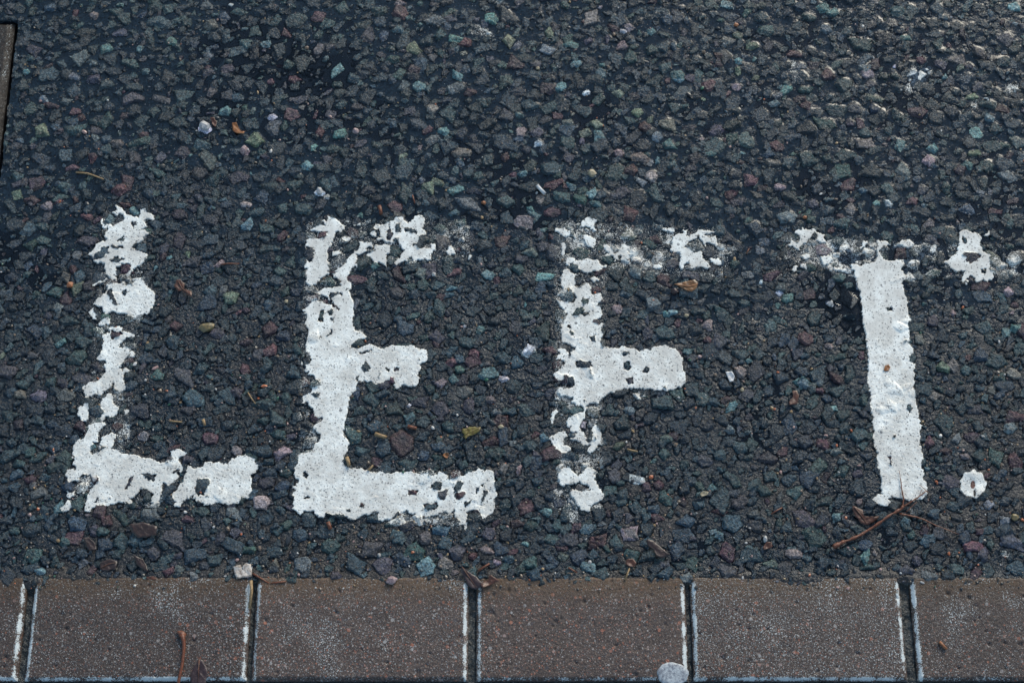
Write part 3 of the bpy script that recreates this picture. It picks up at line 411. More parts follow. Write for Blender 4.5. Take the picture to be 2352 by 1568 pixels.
N 2290 530 90 110 0 t|N 2120 340 40 110 80 g|N 2000 780 100 60 -10 l|N 2200 470 110 60 30 b|N 1720 860 120 45 -10 l|N 1890 880 110 60 0 u|N 1510 900 100 80 0 b|N 1390 740 140 80 20 g|N 960 860 140 90 20 g|N 1090 800 90 110 50 p|N 690 780 110 90 0 g|N 570 750 90 80 0 b|N 540 900 90 50 40 m|N 650 910 90 60 0 t|N 350 1040 100 70 0 g
N 1060 980 160 110 -20 u|N 1880 1060 60 60 0 k|N 1775 1090 70 35 -10 s|N 2140 950 90 90 0 s|N 1640 920 110 50 0 l|N 1530 1090 80 80 0 p|N 1080 1090 60 80 0 m|N 1180 1160 0 0 0 g|N 1400 1165 160 90 -10 b|N 780 1060 140 70 0 b|N 900 1220 60 90 0 g|N 1010 1270 40 60 -60 t|N 610 1260 100 50 -10 l|N 540 1310 110 30 -45 l|N 130 1320 110 60 0 p|N 860 1330 120 35 0 p
N 1170 640 120 60 10 s|N 380 640 90 70 0 u|N 660 1000 40 50 0 s|N 1850 1200 140 140 -20 u|N 1820 1280 90 70 0 s|N 2030 1260 50 80 70 s|N 1450 1190 0 0 0 g|N 90 510 110 80 0 s|N 430 340 70 130 80 l|N 300 410 90 60 0 g|N 1110 130 130 80 0 u|N 1870 650 90 50 -10 l|N 1980 660 60 90 60 p|N 1650 640 60 40 30 w|N 1720 690 110 70 20 p
O 355 28 105 48 -30 t|O 1000 45 100 75 0 t|O 1075 82 65 60 0 t|O 520 305 95 62 -10 l|O 810 360 115 55 0 m|O 1410 240 110 72 0 p|O 1285 295 55 36 -10 w|O 755 600 110 48 35 t|O 670 690 82 48 0 t|O 520 595 105 55 0 s|O 880 600 110 60 10 g|O 970 550 95 62 0 g|O 235 570 80 105 -75 m|O 415 580 85 55 -10 k|O 1640 750 115 80 10 m|O 2035 890 95 80 -40 t
O 1970 1105 72 62 0 t|O 2120 790 60 75 70 t|O 2010 640 130 42 25 l|O 1090 430 115 45 35 l|O 1280 965 130 75 -15 k|O 1745 995 75 60 0 t|O 520 1215 120 45 40 m|O 1340 655 160 45 -15 l|O 375 190 100 50 -15 u|O 710 1255 90 50 -10 k|O 1665 400 62 65 0 m|O 2215 730 100 50 -40 m|O 2110 700 130 60 -10 g|O 1720 1080 85 90 0 k|O 1540 1160 120 70 0 s|O 2240 1180 140 60 -30 s
O 1890 1040 0 0 0 g|O 2100 1110 110 90 -30 g|O 2020 1025 100 50 0 l|O 1660 40 80 90 0 g|O 2290 40 90 80 30 t|O 1020 190 90 70 0 s|O 480 940 140 90 -60 s|O 390 690 130 110 40 s|O 570 770 110 110 0 u|O 300 370 70 45 -10 m|O 430 405 50 55 0 t|O 350 270 70 80 0 b|O 660 1090 110 60 -5 b|O 690 980 110 70 -35 m|O 880 700 80 40 10 m|O 1290 895 100 60 0 g
O 1430 1270 100 60 -20 g|O 1160 1140 150 80 -20 g|O 1320 1150 140 90 0 p|O 1230 530 80 60 -10 b|O 1300 490 90 80 0 k|O 1490 510 60 50 0 g|O 1520 970 60 90 -40 t|O 1870 750 80 110 70 p|O 1960 780 90 55 0 g|O 890 1060 120 100 -20 g|O 1210 720 110 70 0 p|O 1080 740 80 140 80 g|O 770 1320 120 60 -10 p|O 960 1260 70 90 -40 s|O 1280 1280 80 50 0 b|O 410 1250 70 90 50 b
O 130 1060 90 90 0 p|O 240 1030 90 55 -15 t|O 1350 730 90 60 -20 u|O 2050 350 90 70 0 p|O 1800 430 60 110 80 p|O 1900 390 130 60 10 b|O 1280 450 100 50 10 s|O 1140 570 110 90 0 g|O 840 440 110 50 0 s|O 500 30 90 50 0 g|O 900 110 60 90 70 u|O 1560 250 40 90 80 t|O 2270 830 110 90 0 g|O 1700 550 0 0 0 g|O 20 500 70 110 80 t|O 2240 260 80 90 0 p"""

# ------------------------------------------------------------------ the relief of the road, as one height map on a stretched grid
def axis(lo, hi, step, g, mid, end):
    a = list(np.arange(lo, hi+step*0.5, step))
    def grow(x, s, sg, stop):
        out = []; d = step
        while abs(x) < 60:
            if (sg > 0 and x > stop) or (sg < 0 and x < -stop): d *= 1.18
            else: d = min(d*1.02, mid)
            x += sg*d; out.append(x)
        return out
    return np.array(grow(lo, step, -1, end)[::-1] + a + grow(hi, step, 1, end))
gx = axis(-0.575, 0.575, 0.00072, 1.02, 0.0032, 0.95)
gy = axis(-0.262, 0.408, 0.00072, 1.02, 0.0032, 0.80)
X, Y = np.meshgrid(gx, gy)
NX, NY = len(gx), len(gy)
U, V = g2px(X, Y)
near = (np.abs(X) < 1.3) & (np.abs(Y) < 1.2)

BRICK_TOP = 0.0
bx_l, by_edge = px2g(1176, 1341)          # where the asphalt feathers out over the bricks
edge_y = by_edge + (fnoise(X, Y*0, 0.05, 3, 2)-0.5)*0.012 + (fnoise(X, Y, 0.008, 3, 6)-0.5)*0.0035
zb = (-0.0026 + (fnoise(X, Y, 0.09, 2, 3)-0.5)*0.0022 + (fnoise(X, Y, 0.012, 2, 4)-0.5)*0.0016).astype(np.float32)
edgeband = sstep(0.012, 0.0, np.abs(Y-(edge_y+0.006)))
zb = zb + edgeband*0.0022
H = zb.copy()
own = np.full(H.shape, -1, np.int32)
wx = (fnoise(X, Y, 0.006, 3, 5)-0.5)*0.0028
wy = (fnoise(X, Y, 0.006, 3, 8)-0.5)*0.0028
stones = []        # (x, y, a, b, angle, colour)
def put(x, y, a, b, ang, col, force=False, maxov=0.25, lift=None, flat=False):
    R = max(a, b)*1.25+0.002
    i0, i1 = np.searchsorted(gx, (x-R, x+R)); j0, j1 = np.searchsorted(gy, (y-R, y+R))
    if i1-i0 < 3 or j1-j0 < 3: return False
    sl = (slice(j0, j1), slice(i0, i1))
    k = min(1.0, min(a, b)/0.005)
    dx = X[sl]-x+wx[sl]*k; dy = Y[sl]-y+wy[sl]*k
    c, s = math.cos(ang), math.sin(ang)
    u = dx*c+dy*s; v = -dx*s+dy*c
    n = rng.integers(4, 8)
    base = float(zb[(j0+j1)//2, (i0+i1)//2])
    h = np.full(u.shape, 1.0, np.float32)
    ph0 = rng.random()*6.28
    for q in range(n):
        ph = ph0 + (q+rng.uniform(-.28, .28))*2*math.pi/n
        cp, sp = math.cos(ph), math.sin(ph)
        r = math.hypot(a*cp, b*sp)*rng.uniform(.78, 1.06)
        sl_ = rng.uniform(0.5, 2.2)
        h = np.minimum(h, (r-(u*cp+v*sp))*sl_+base)
    top = (lift if lift is not None else rng.uniform(0.0006, 0.0034)*min(1, b/0.005)) + base
    g1, g2 = rng.normal(0, 0.15, 2)
    if not flat and rng.random() < 0.65:        # a ridge: two top facets
        t = rng.random()*6.28; kx, ky = math.cos(t), math.sin(t); m = rng.uniform(.15, .6); o = rng.uniform(-.3, .3)*b
        h = np.minimum(h, top+0.0006-(u*kx+v*ky-o)*m); h = np.minimum(h, top+0.0006+(u*kx+v*ky-o)*rng.uniform(0, .25))
    else:
        h = np.minimum(h, top+g1*u+g2*v)
    foot = h > base
    nf = foot.sum()
    if nf < 2: return False
    ov = (own[sl][foot] >= 0).mean()
    if not force and ov > maxov: return False
    m = h > H[sl]
    if force: m = m | (foot & (h > base+0.0004))
    H[sl][m] = h[m]; own[sl][m] = len(stones)
    stones.append((x, y, a, b, ang, col))
    return True
for z_s in STONES.replace('\n', '|').split('|'):
    p = z_s.split()
    if len(p) < 7: continue
    z = p[0]; cx, cy, L, Wd, an = map(float, p[1:6])
    if L == 0: continue
    if z in 'IJK' and zpx(z, cx, cy)[1]+0.16*Wd > 1337: continue
    k = ZM[z][2]*FR; px, py = zpx(z, cx, cy); sc = scale_at(px, py)
    x, y = px2g(px, py)
    a, b, ang = L*k*sc/2, Wd*k*sc/2, math.radians(an)
    ang += rng.normal(0, 0.05)
    c = p[6]
    if c not in 'mtwkl' and rng.random() < 0.3: c = rng.choice(list('gud'))
    put(x, y, a*1.03, b*1.03, ang, c, force=True, lift=rng.uniform(0.0012, 0.0034), flat=c in 'mt')
for z_, s_ in HOLES:                       # a stone shows through each gap in the paint
    P_ = poly(z_, s_); c_ = P_.mean(0); Gp = np.array([px2g(*q) for q in P_]); gc_ = Gp.mean(0)
    ev, evec = np.linalg.eigh(np.cov((Gp-gc_).T)); d_ = (Gp-gc_) @ evec
    b_, a_ = np.abs(d_).max(0)
    if a_ < 0.0022: continue
    put(gc_[0], gc_[1], a_*1.22, max(b_*1.25, .0018), math.atan2(evec[1, 1], evec[0, 1]), rng.choice(list('uugpmd')), force=True, lift=.0030, flat=True)
N_PLACED = len(stones)
def a_min_gap(x): return 0.004*math.sin(x*40)
def colour_pick():
    return rng.choice(list('ugdpmtsbkwl'), p=[.32, .26, .255, .075, .035, .014, .018, .012, .004, .003, .004])
for amin, amax, tries, mo in ((.0085, .012, 1800, .16), (.0062, .0088, 9000, .22), (.0042, .0062, 20000, .24), (.0022, .0042, 32000, .18)):
    for _ in range(tries):
        x = rng.uniform(-0.98, 0.98); y = rng.uniform(by_edge-0.002, 0.85)
        if (abs(x) > 0.6 or y > 0.43) and amax < .005: continue
        if y < by_edge+0.009+a_min_gap(x) and amax > .005: continue
        a = rng.uniform(amin, amax); b = a*rng.uniform(.34, .75)
        put(x, y, a, b, math.radians(rng.normal(30, 38)), colour_pick(), maxov=mo)
print("stones", len(stones), "placed", N_PLACED, "grid", H.shape)
isst = own >= 0
# surface texture of stone and binder
H = H + np.where(isst, (fnoise(X, Y, 0.0035, 3, 9)-0.5)*0.0009, (fnoise(X, Y, 0.0022, 3, 10)-0.5)*0.0006).astype(np.float32)
H = H - np.where(isst, 0, 0.0006*sstep(0.15, 0.6, blur(isst.astype(np.float32), 2))).astype(np.float32)
wetz = sstep(-0.04, 0.16, Y+0.10*X+(fnoise(X, Y, 0.10, 2, 7)-0.5)*0.16).astype(np.float32)   # a film of rain evens out the binder
H = np.where(isst, H*0.85+blur(H, 1)*0.15, H*(1-.8*wetz)+blur(H, 3)*.8*wetz)
# asphalt sinks beneath the bricks and round the sunken block
under = sstep(0.0, 0.0035, edge_y-Y)
H = np.where(Y < edge_y+0.001, H*(1-under) + (-0.0062+(fnoise(X, Y, 0.006, 3, 3)-0.5)*0.004)*under, H).astype(np.float32)
isst &= ~(Y < edge_y)
own[~isst] = -1

# the sunken block at the upper left: its right edge, measured
e0 = np.array(px2g(31, 47)); e1 = np.array(px2g(-4, 345)); ed = (e1-e0)/np.linalg.norm(e1-e0)
en = np.array([ed[1], -ed[0]]);  en = -en if en[0] > 0 else en      # points left, into the block
BLK_L, BLK_W = 0.200, 0.100
su = (X-e0[0])*ed[0]+(Y-e0[1])*ed[1]; sv_ = (X-e0[0])*en[0]+(Y-e0[1])*en[1]
g = 0.0045
inb = (su > -0.001) & (su < BLK_L+g) & (sv_ > -g-(fnoise(X, Y, 0.01, 2, 3)-0.5)*0.003) & (sv_ < BLK_W+g)
H[inb] = -0.0135; own[inb] = -1; isst[inb] = False

# road paint
cov = np.zeros(H.shape, np.float32)
ju = U + (fnoise(X, Y, 0.0045, 3, 2)-0.5)*8.0 + (vnoise(X, Y, 0.0019, 3)-0.5)*4.5
jv = V + (fnoise(X, Y, 0.0045, 3, 6)-0.5)*8.0 + (vnoise(X, Y, 0.0019, 4)-0.5)*4.5
def fill(P, arr, val, op):
    x0, y0 = P.min(0)-8; x1, y1 = P.max(0)+8
    gx0, _ = px2g(x0, (y0+y1)/2); gx1, _ = px2g(x1, (y0+y1)/2)
    _, gy1 = px2g(1176, y0); _, gy0 = px2g(1176, y1)
    i0, i1 = np.searchsorted(gx, (gx0-0.03, gx1+0.03)); j0, j1 = np.searchsorted(gy, (gy0-0.005, gy1+0.005))
    sl = (slice(max(j0, 0), j1), slice(max(i0, 0), i1))
    a, b = ju[sl], jv[sl]; ins = np.zeros(a.shape, bool)
    xs, ys = P[:, 0], P[:, 1]; n = len(P)
    for q in range(n):
        xa, ya, xb, yb = xs[q], ys[q], xs[(q+1) % n], ys[(q+1) % n]
        if ya == yb: continue
        m = (ya > b) != (yb > b)
        ins ^= m & (a < (xb-xa)*(b-ya)/(yb-ya)+xa)
    t = arr[sl]
    if op == 'set': t[ins] = val
    else: t[ins] = np.maximum(t[ins], val)
gum_c = zpx('H', 1915, 930)
ang = np.linspace(0, 2*math.pi, 48, endpoint=False)
gumP = np.array([(gum_c[0]+(31+2.6*math.cos(9*t+1)+1.5*math.cos(5*t))*math.cos(t), gum_c[1]+(33+2.6*math.cos(9*t+1))*math.sin(t)) for t in ang])
thin = np.zeros(H.shape, np.float32)
for s in ("235,480 345,480 330,740 300,1010 250,1160 160,1160 200,900", "700,500 1080,500 1090,600 820,610 800,1060 1140,1080 1140,1200 670,1190", "1270,500 1660,520 1690,650 1400,620 1390,800 1570,800 1570,890 1390,900 1390,1170 1270,1180", "1790,540 2350,560 2350,640 2090,640 1960,640 1800,600"):
    fill(poly('P', s), thin, 0.70, 'max')
for z, s in THIN: fill(poly(z, s), thin, 1.0, 'max')
for z, s in PAINT: fill(poly(z, s), cov, 1.0, 'set')
holes = np.zeros(H.shape, np.float32)
for z, s in HOLES: hp_ = poly(z, s); hp_ = hp_.mean(0)+(hp_-hp_.mean(0))*1.16; fill(hp_, cov, 0.0, 'set'); fill(hp_, holes, 1.0, 'set')
gumA = np.zeros(H.shape, np.float32); fill(gumP, gumA, 1.0, 'set')
hb = blur(H, 5)
wear = sstep(.38, .58, fnoise(X, Y, 0.016, 3, 6))
cov = cov*(1-np.clip((H-hb-0.0009)*900, 0, 1)*wear*sstep(0.0, 0.7, 1.3-blur(cov, 9)))
soft = (cov*0.45 + blur(cov, 1)*0.55).astype(np.float32)
fringe = blur(cov, 5)
solid = soft > 0.5
# paint lies over the relief and evens it out
Hp = blur(H, 8)*0.70 + H*0.30 + 0.00035 + (fnoise(X, Y, 0.005, 3, 4)-0.5)*0.0003
Hp = np.maximum(Hp, -0.0008)
wgt = sstep(0.35, 0.75, soft)
H = H*(1-wgt) + Hp*wgt
gs = blur(gumA, 2)
H = H*(1-sstep(.2, .7, gs)) + (hb+0.0016)*sstep(.2, .7, gs)
paint = np.maximum(soft, np.minimum(0.50, fringe*0.80))
paint = np.maximum(paint, blur(thin, 3)*(0.60+ 0.30*(fnoise(X, Y, 0.006, 2, 1)-0.5) - np.clip((H-hb)*60, -0.08, 0.05)))
keep = np.append(np.where(rng.random(len(stones)) < .5, rng.uniform(1.0, 1.3, len(stones)), rng.uniform(.55, .90, len(stones))), .82).astype(np.float32)
paint = np.where(solid, paint, paint*keep[own])
paint = np.where(solid, paint, paint*(1-0.85*blur(holes, 1)))
paint = np.where(solid & (own >= 0) & (soft < 0.9), soft, paint).astype(np.float32)
gcx, gcy = zpx('H', 1915, 932)
core = np.exp(-(((U-gcx)/6.5)**2+((V-gcy-1)/9.5)**2)**2)
cleft = np.exp(-(((U-gcx-4)/3.0)**2+((V-gcy-20)/9.0)**2)**2)
paint = np.maximum(paint, gs*(gs > 0.5))*(1-np.maximum(core, cleft))
H = H-0.0006*core-0.001*cleft
own[solid] = -1
own[gs > 0.5] = -1

# colours
pal = np.array([COL[s[5]] for s in stones]+[(0, 0, 0)], np.float32)
jit = np.exp(rng.normal(0, 0.22, (len(stones)+1, 1))) * np.exp(rng.normal(0, 0.05, (len(stones)+1, 3)))
pal = (pal*jit).astype(np.float32)
binder = np.array([.0058, .0110, .0165], np.float32)
tar = np.where(np.arange(len(stones)+1) < N_PLACED, 0.0, np.clip(rng.normal(.3, .35, len(stones)+1), 0, .85))[:, None]
pal = (pal*np.array([1.28, 1.34, 1.42])*(1-tar)+binder*1.7*tar).astype(np.float32)
bcol = binder[None, None, :]*(0.65+0.8*fnoise(X, Y, 0.02, 3, 5))[..., None]
brown = np.clip(sstep(.40, .66, fnoise(X, Y, 0.05, 3, 11))*sstep(0.1, -0.25, Y)+sstep(0.017, 0.002, Y-edge_y)*1.3*fnoise(X, Y, .01, 3, 2), 0, 1.3)
bcol = bcol*(1-brown[..., None]*.6)+np.array([.034, .026, .021])*brown[..., None]*.6
col = np.where((own >= 0)[..., None], pal[own], bcol).astype(np.float32)
joint = (Y < edge_y)
col = np.where((core > .4)[..., None], np.array([.10, .040, .028], np.float32), col)
col[joint] = (np.array([.030, .033, .032])*(0.5+fnoise(X, Y, .005, 3, 2)[..., None]))[joint]
dust = sstep(0.4, 0.75, fnoise(X, Y, 0.008, 3, 2))[..., None]*0.45*(own >= 0)[..., None]
col = col*(1-dust)+binder*1.8*dust
# wetness: wettest at the top and right, drier at lower left
wet = np.clip(0.62+0.5*(Y+0.05)+0.12*X+(fnoise(X, Y, 0.10, 2, 7)-0.5)*0.5, 0.25, 1.0)
wet = np.clip(wet + np.where(own < 0, 0.12+0.5*wetz, 0.0), 0.1, 1.25).astype(np.float32)
dirt = np.clip(fnoise(X, Y, 0.03, 3, 8)*1.2, 0, 1).astype(np.float32)
stone = (own >= 0).astype(np.float32)

# water standing in the hollows
pw = sstep(0.46, 0.66, fnoise(X, Y, 0.075, 2, 9))
def pool(px, py, rx, ry): return np.exp(-(((U-px)/rx)**2+((V-py)/ry)**2))
lev = 0.08*pw*sstep(-0.05, 0.2, Y)
for q in ((520, 110, 170, 90, .8), (700, 170, 160, 70, .8), (430, 250, 260, 90, .5), (1100, 330, 420, 130, .55), (1350, 380, 300, 110, .6), (1960, 700, 55, 60, 1.6), (1850, 420, 260, 90, .6), (2200, 120, 300, 200, .4), (1150, 480, 200, 60, .6), (1870, 680, 110, 50, .7), (1500, 250, 350, 180, .45), (2150, 600, 240, 90, .45), (750, 245, 150, 40, .6)):
    lev = np.maximum(lev, (q[4] if q[4] > 1 else q[4]*.72)*pool(*q[:4]))
wlev = -0.0047 + 0.0020*np.clip(lev, 0, 1.0) + 0.0006*np.clip(lev-1, 0, 1)
wlev = blur(wlev.astype(np.float32), 6)
wlev = np.where((Y < edge_y+0.01) | inb, -0.03, wlev)
Hd = blur(H, 1)
depth = wlev-H
Zw = wlev + 0.00055*np.exp(-np.clip(blur(np.clip(depth, -0.0006, 0.003).astype(np.float32), 3), -0.0004, 0.01)/0.00045)
H = H.astype(np.float32)

# ------------------------------------------------------------------ faces sorted to their owners
idx = np.arange(NX*NY).reshape(NY, NX)
q00, q10, q11, q01 = idx[:-1, :-1], idx[:-1, 1:], idx[1:, 1:], idx[1:, :-1]
quads = np.stack([q00, q10, q11, q01], -1).reshape(-1, 4)
Pf = np.stack([X, Y, H], -1).reshape(-1, 3)
attrs = {'col': col.reshape(-1, 3), 'paint': paint.ravel(), 'wet': wet.ravel(), 'dirt': dirt.ravel(), 'stone': stone.ravel()}
solidv = (solid & (paint > 0.5)).ravel(); gumv = (gs > 0.5).ravel(); ownv = own.ravel(); jointv = joint.ravel()
fo = ownv[quads]; fown = np.max(fo, 1); fown[(fo >= 0).sum(1) < 2] = -1
code = np.full(len(quads), 0, np.int32)                      # 0 binder
code[fown >= 0] = 1                                          # 1 stones
# the hundred stones that show largest become parts of their own
inview = (U > -5) & (U < 2357) & (V > -5) & (V < 1573)
cnt = np.bincount(fown[(fown >= 0) & inview.ravel()[quads[:, 0]]], minlength=len(stones))
big = [k for k in np.argsort(-cnt)[:100]]
rank = np.full(len(stones)+1, -1, np.int32); rank[big] = np.arange(len(big))
br = rank[fown]; br[fown < 0] = -1
code[br >= 0] = 100+br[br >= 0]
psol = solidv[quads].sum(1) >= 2
uu = U.ravel()[quads[:, 0]]
let = np.where(uu < 600, 2, np.where(uu < 1200, 3, np.where(uu < 1722, 4, 5)))
code[psol] = let[psol]
code[gumv[quads].sum(1) >= 2] = 6
code[jointv[quads].all(1)] = 7
def patch(name, c, parent=None, mat=M_ROAD, Pv=Pf, fq=None):
    fq = quads[code == c] if fq is None else fq
    if len(fq) == 0: return None
    used, inv = np.unique(fq, return_inverse=True)
    return mesh_np(name, Pv[used], inv.reshape(-1, 4), mat, parent, {k: a[used] for k, a in attrs.items()})
road = patch("asphalt_road", 0); tag(road, kind="structure")
joints = patch("joint_sand", 7); tag(joints, kind="structure")
chips = patch("stone_chippings", 1, road); tag(chips, kind="stuff")
for k in range(len(big)): patch("stone_chip", 100+k, road)
LET = [("worn white letter L, its upright broken in three pieces", 2),
       ("white letter E, its top arm broken up by stones, between L and F", 3),
       ("white letter F with clean middle arm and crumbling foot, between E and T", 4),
       ("white letter T with clean upright and nearly worn away crossbar, rightmost letter", 5)]
for lab, c in LET:
    o = patch("painted_letter", c); tag(o, lab, "painted letter", "letters painted on the asphalt")
o = patch("chewing_gum", 6); tag(o, "scalloped white gum spot with brown centre right of the T foot", "chewing gum")
# water surface
dv = (Zw > H) & near & ~joint & (wlev > -0.02) & ~(gs > 0.3) & ~(soft > 0.3)
wq = quads[(dv.ravel()[quads].sum(1) >= 1)]
if len(wq):
    used, inv = np.unique(wq, return_inverse=True)
    Pw = np.stack([X, Y, Zw], -1).reshape(-1, 3)[used]
    wo_ = mesh_np("puddle_water", Pw, inv.reshape(-1, 4), M_WATER); tag(wo_, kind="structure")

def ground_z(x, y, r=0.002):
    i0, i1 = np.searchsorted(gx, (x-r, x+r)); j0, j1 = np.searchsorted(gy, (y-r, y+r))
    return float(H[j0:max(j1, j0+1), i0:max(i1, i0+1)].max())

# ------------------------------------------------------------------ paving bricks
def make_brick(name, x0, x1, y0, y1, label, group=None, cat="paving brick", tilt=(0, 0), joint_paint=(1, 1, 1, 0), specks=0.2, seed=0, cham=0.0035, M=None, fade=None, pshift=0.0, step=0.0011):
    """a brick from x0..x1, y0..y1; joint_paint = left, right, bottom, top"""
    w, h = x1-x0, y1-y0
    e = [0, .0006, .0013, .002, .0028, .0036, .0046]
    xs = np.concatenate([e, np.arange(.0056, w-.0056, step), [w-v for v in e[::-1]]])
    ys = np.concatenate([e, np.arange(.0056, h-.0056, step), [h-v for v in e[::-1]]])
    A, B = np.meshgrid(xs, ys)
    gxw, gyw = A+x0+seed*3.1, B+y0
    wob = (fnoise(gxw, gyw, 0.012, 3, seed % 5)-0.5)*0.0022
    dl, dr, db, dt = A, w-A, B, h-B
    d = np.minimum(np.minimum(dl, dr), np.minimum(db, dt))
    dn = d+wob*0.6*(d > 0)
    z = -np.clip(cham-dn, 0, 1)*0.85 - 0.0004*np.exp(-dn/0.004)
    z += (fnoise(gxw, gyw, 0.0028, 3, 1)-0.5)*0.0005 + (fnoise(gxw, gyw, 0.03, 2, 2)-0.5)*0.0008
    pr = np.random.default_rng(seed+50)
    wu, wv = A+(fnoise(gxw, gyw, .003, 2, 2)-.5)*.002, B+(fnoise(gxw, gyw, .003, 2, 4)-.5)*.002
    for _ in range(70 if step < .002 else 0):
        pxx, pyy, prr = pr.uniform(0, w), pr.uniform(0, h), .0006*pr.lognormal(.25, .45)
        i0, i1 = np.searchsorted(xs, (pxx-4*prr, pxx+4*prr)); j0, j1 = np.searchsorted(ys, (pyy-4*prr, pyy+4*prr))
        z[j0:j1, i0:i1] -= min(prr*1.3, .0016)*np.exp(-(((wu[j0:j1, i0:i1]-pxx)/prr)**2+((wv[j0:j1, i0:i1]-pyy)/prr)**2)**1.5)
    z += tilt[0]*(A-w/2)+tilt[1]*(B-h/2)
    # paint left in the chamfers
    line = lambda q, o: np.exp(-((q-o)/0.0024)**2)
    wl_ = (fnoise(gxw, gyw, 0.02, 3, 5)-0.5)*0.5
    cut = sstep(h*1.0, h*0.88, B) if fade is None else fade(A, B, w, h)
    p = np.maximum.reduce([joint_paint[0]*line(dl, .0028+pshift)*cut, joint_paint[1]*line(dr, .0028+pshift)*cut, joint_paint[2]*line(db, .0020), joint_paint[3]*1.1*np.exp(-((dt-.0035)/0.004)**2)])
    p = p*(0.70+(fnoise(gxw, gyw, 0.009, 3, 2)-0.5)*1.3+wl_*0.5)
    big_ = sstep(.54, .76, fnoise(gxw, gyw, 0.03, 3, 4+seed))
    p = np.clip(np.maximum(p, np.minimum(specks*big_*0.32+0.16+0.22*specks, 0.34)), 0, 1)
    P_ = np.stack([A+x0, B+y0, z+BRICK_TOP], -1).reshape(-1, 3)
    ny, nx = A.shape
    ii = np.arange(nx*ny).reshape(ny, nx)
    q = np.stack([ii[:-1, :-1], ii[:-1, 1:], ii[1:, 1:], ii[1:, :-1]], -1).reshape(-1, 4)
    # sides
    ring = np.concatenate([ii[0, :], ii[1:, -1], ii[-1, -2::-1], ii[-2:0:-1, 0]])
    base = len(P_); low = P_[ring].copy(); low[:, 2] = -0.06
    P_ = np.vstack([P_, low]); k = len(ring); r2 = np.arange(k)
    sq = np.stack([ring, base+r2, base+(r2+1) % k, ring[(r2+1) % k]], -1)
    pp = np.concatenate([p.ravel(), np.zeros(k)])
    grm = 1.0*np.exp(-((dt-.006)/0.016)**2)*(1-sum(joint_paint[3:])) + 0.35*np.exp(-np.minimum(dl, dr)/0.006)
    gg = np.concatenate([np.clip(grm, 0, 1).ravel(), np.ones(k)])
    tone = random.Random(seed*7+1).uniform(.80, 1.18)*(0.14 if joint_paint[3] else 1); tt = np.full(len(pp), tone, np.float32)
    if M is not None:
        P_ = (np.c_[P_, np.ones(len(P_))] @ np.array(M).T)[:, :3]
    lim = 0.0052
    edge = ((np.minimum(dl, dr) < lim) & (B < h*0.90)) | (db < lim)
    if joint_paint[3]: edge = dt < .0085
    ef = edge.ravel()[q].all(1)
    root = empty(name, (0, 0, 0)); tag(root, label, cat, group)
    def sub(nm, fq):
        used, inv = np.unique(fq, return_inverse=True)
        o = mesh_np(nm, P_[used], inv.reshape(-1, 4), M_BRICK, root, {'paint': pp[used], 'grime': gg[used], 'tone': tt[used]})
        return o
    sub("brick_body", np.vstack([q[~ef], sq]))
    if ef.any(): sub("painted_edge", q[ef])
    return root
def gxp(px, py=1450): return px2g(px, py)[0]
yb = px2g(1176, 1563)[1]; yt = yb+0.099
GB = "paving bricks in the row below the letters"
jx = [(-470, -452), (49, 66), (571, 583), (1075, 1094), (1578, 1590), (2077, 2100), (2590, 2606)]
bricks = [(0, "brown paving brick cut off by the left edge of the picture", .25, (0, 1, 1)),
          (1, "brown paving brick with a rusty leaf stalk and brown leaf on it", .42, (1, .85, 1)),
          (2, "brown paving brick under the foot of the letter E, speckled with white", .36, (.9, 1.1, .3)),
          (3, "brown paving brick with the pale gum spot at its lower right corner", .10, (1, 1, .6)),
          (4, "brown paving brick with the densest white specks, below the foot of the T", .60, (1, 1, 1)),
          (5, "brown paving brick cut off by the right edge of the picture", .34, (1.1, 0, .5))]
vis = {}
for k, lab, sp, jp in bricks:
    xa, xb = gxp(jx[k][1]), gxp(jx[k+1][0])
    vis[k] = make_brick("paving_brick", xa, xb, yb, yt, lab, GB, joint_paint=(jp[0], jp[1], jp[2], 0), specks=sp, seed=k, tilt=(rng.normal(0, .003), rng.normal(0, .003)))
# the course beyond it, mostly out of the picture
for k in range(6):
    xa, xb = gxp(jx[k][1])-0.104*0, gxp(jx[k+1][0])
    make_brick("paving_brick", xa, xb, yb-0.107, yb-0.008, "upper edge of the brown brick directly under " + ["the left-edge brick", "the brick with the leaf stalk", "the brick below the E foot", "the brick with the gum spot", "the brick densest in white specks", "the right-edge brick"][k], "paving bricks of the next course", joint_paint=(.9, .9, .8, 0), specks=.3, seed=k+7, step=0.004)
# sunken block in the upper left corner
Mx = Matrix(((ed[0], -en[0], 0, 0), (ed[1], -en[1], 0, 0), (0, 0, 1, 0), (0, 0, 0, 1)))
# local x runs along the edge, local y = 0 far side, y = BLK_W the visible edge
Mt = np.array([[ed[0], -en[0], 0, e0[0]+en[0]*BLK_W], [ed[1], -en[1], 0, e0[1]+en[1]*BLK_W], [0, 0, 1, -0.0012], [0, 0, 0, 1]])
blk = make_brick("paving_block", 0, BLK_L, 0, BLK_W, "brown block with a pale worn edge in the asphalt at the upper left corner", cat="paving block",
                 joint_paint=(0, 0, 0, .33), specks=.1, seed=3, cham=0.006, M=Mt)

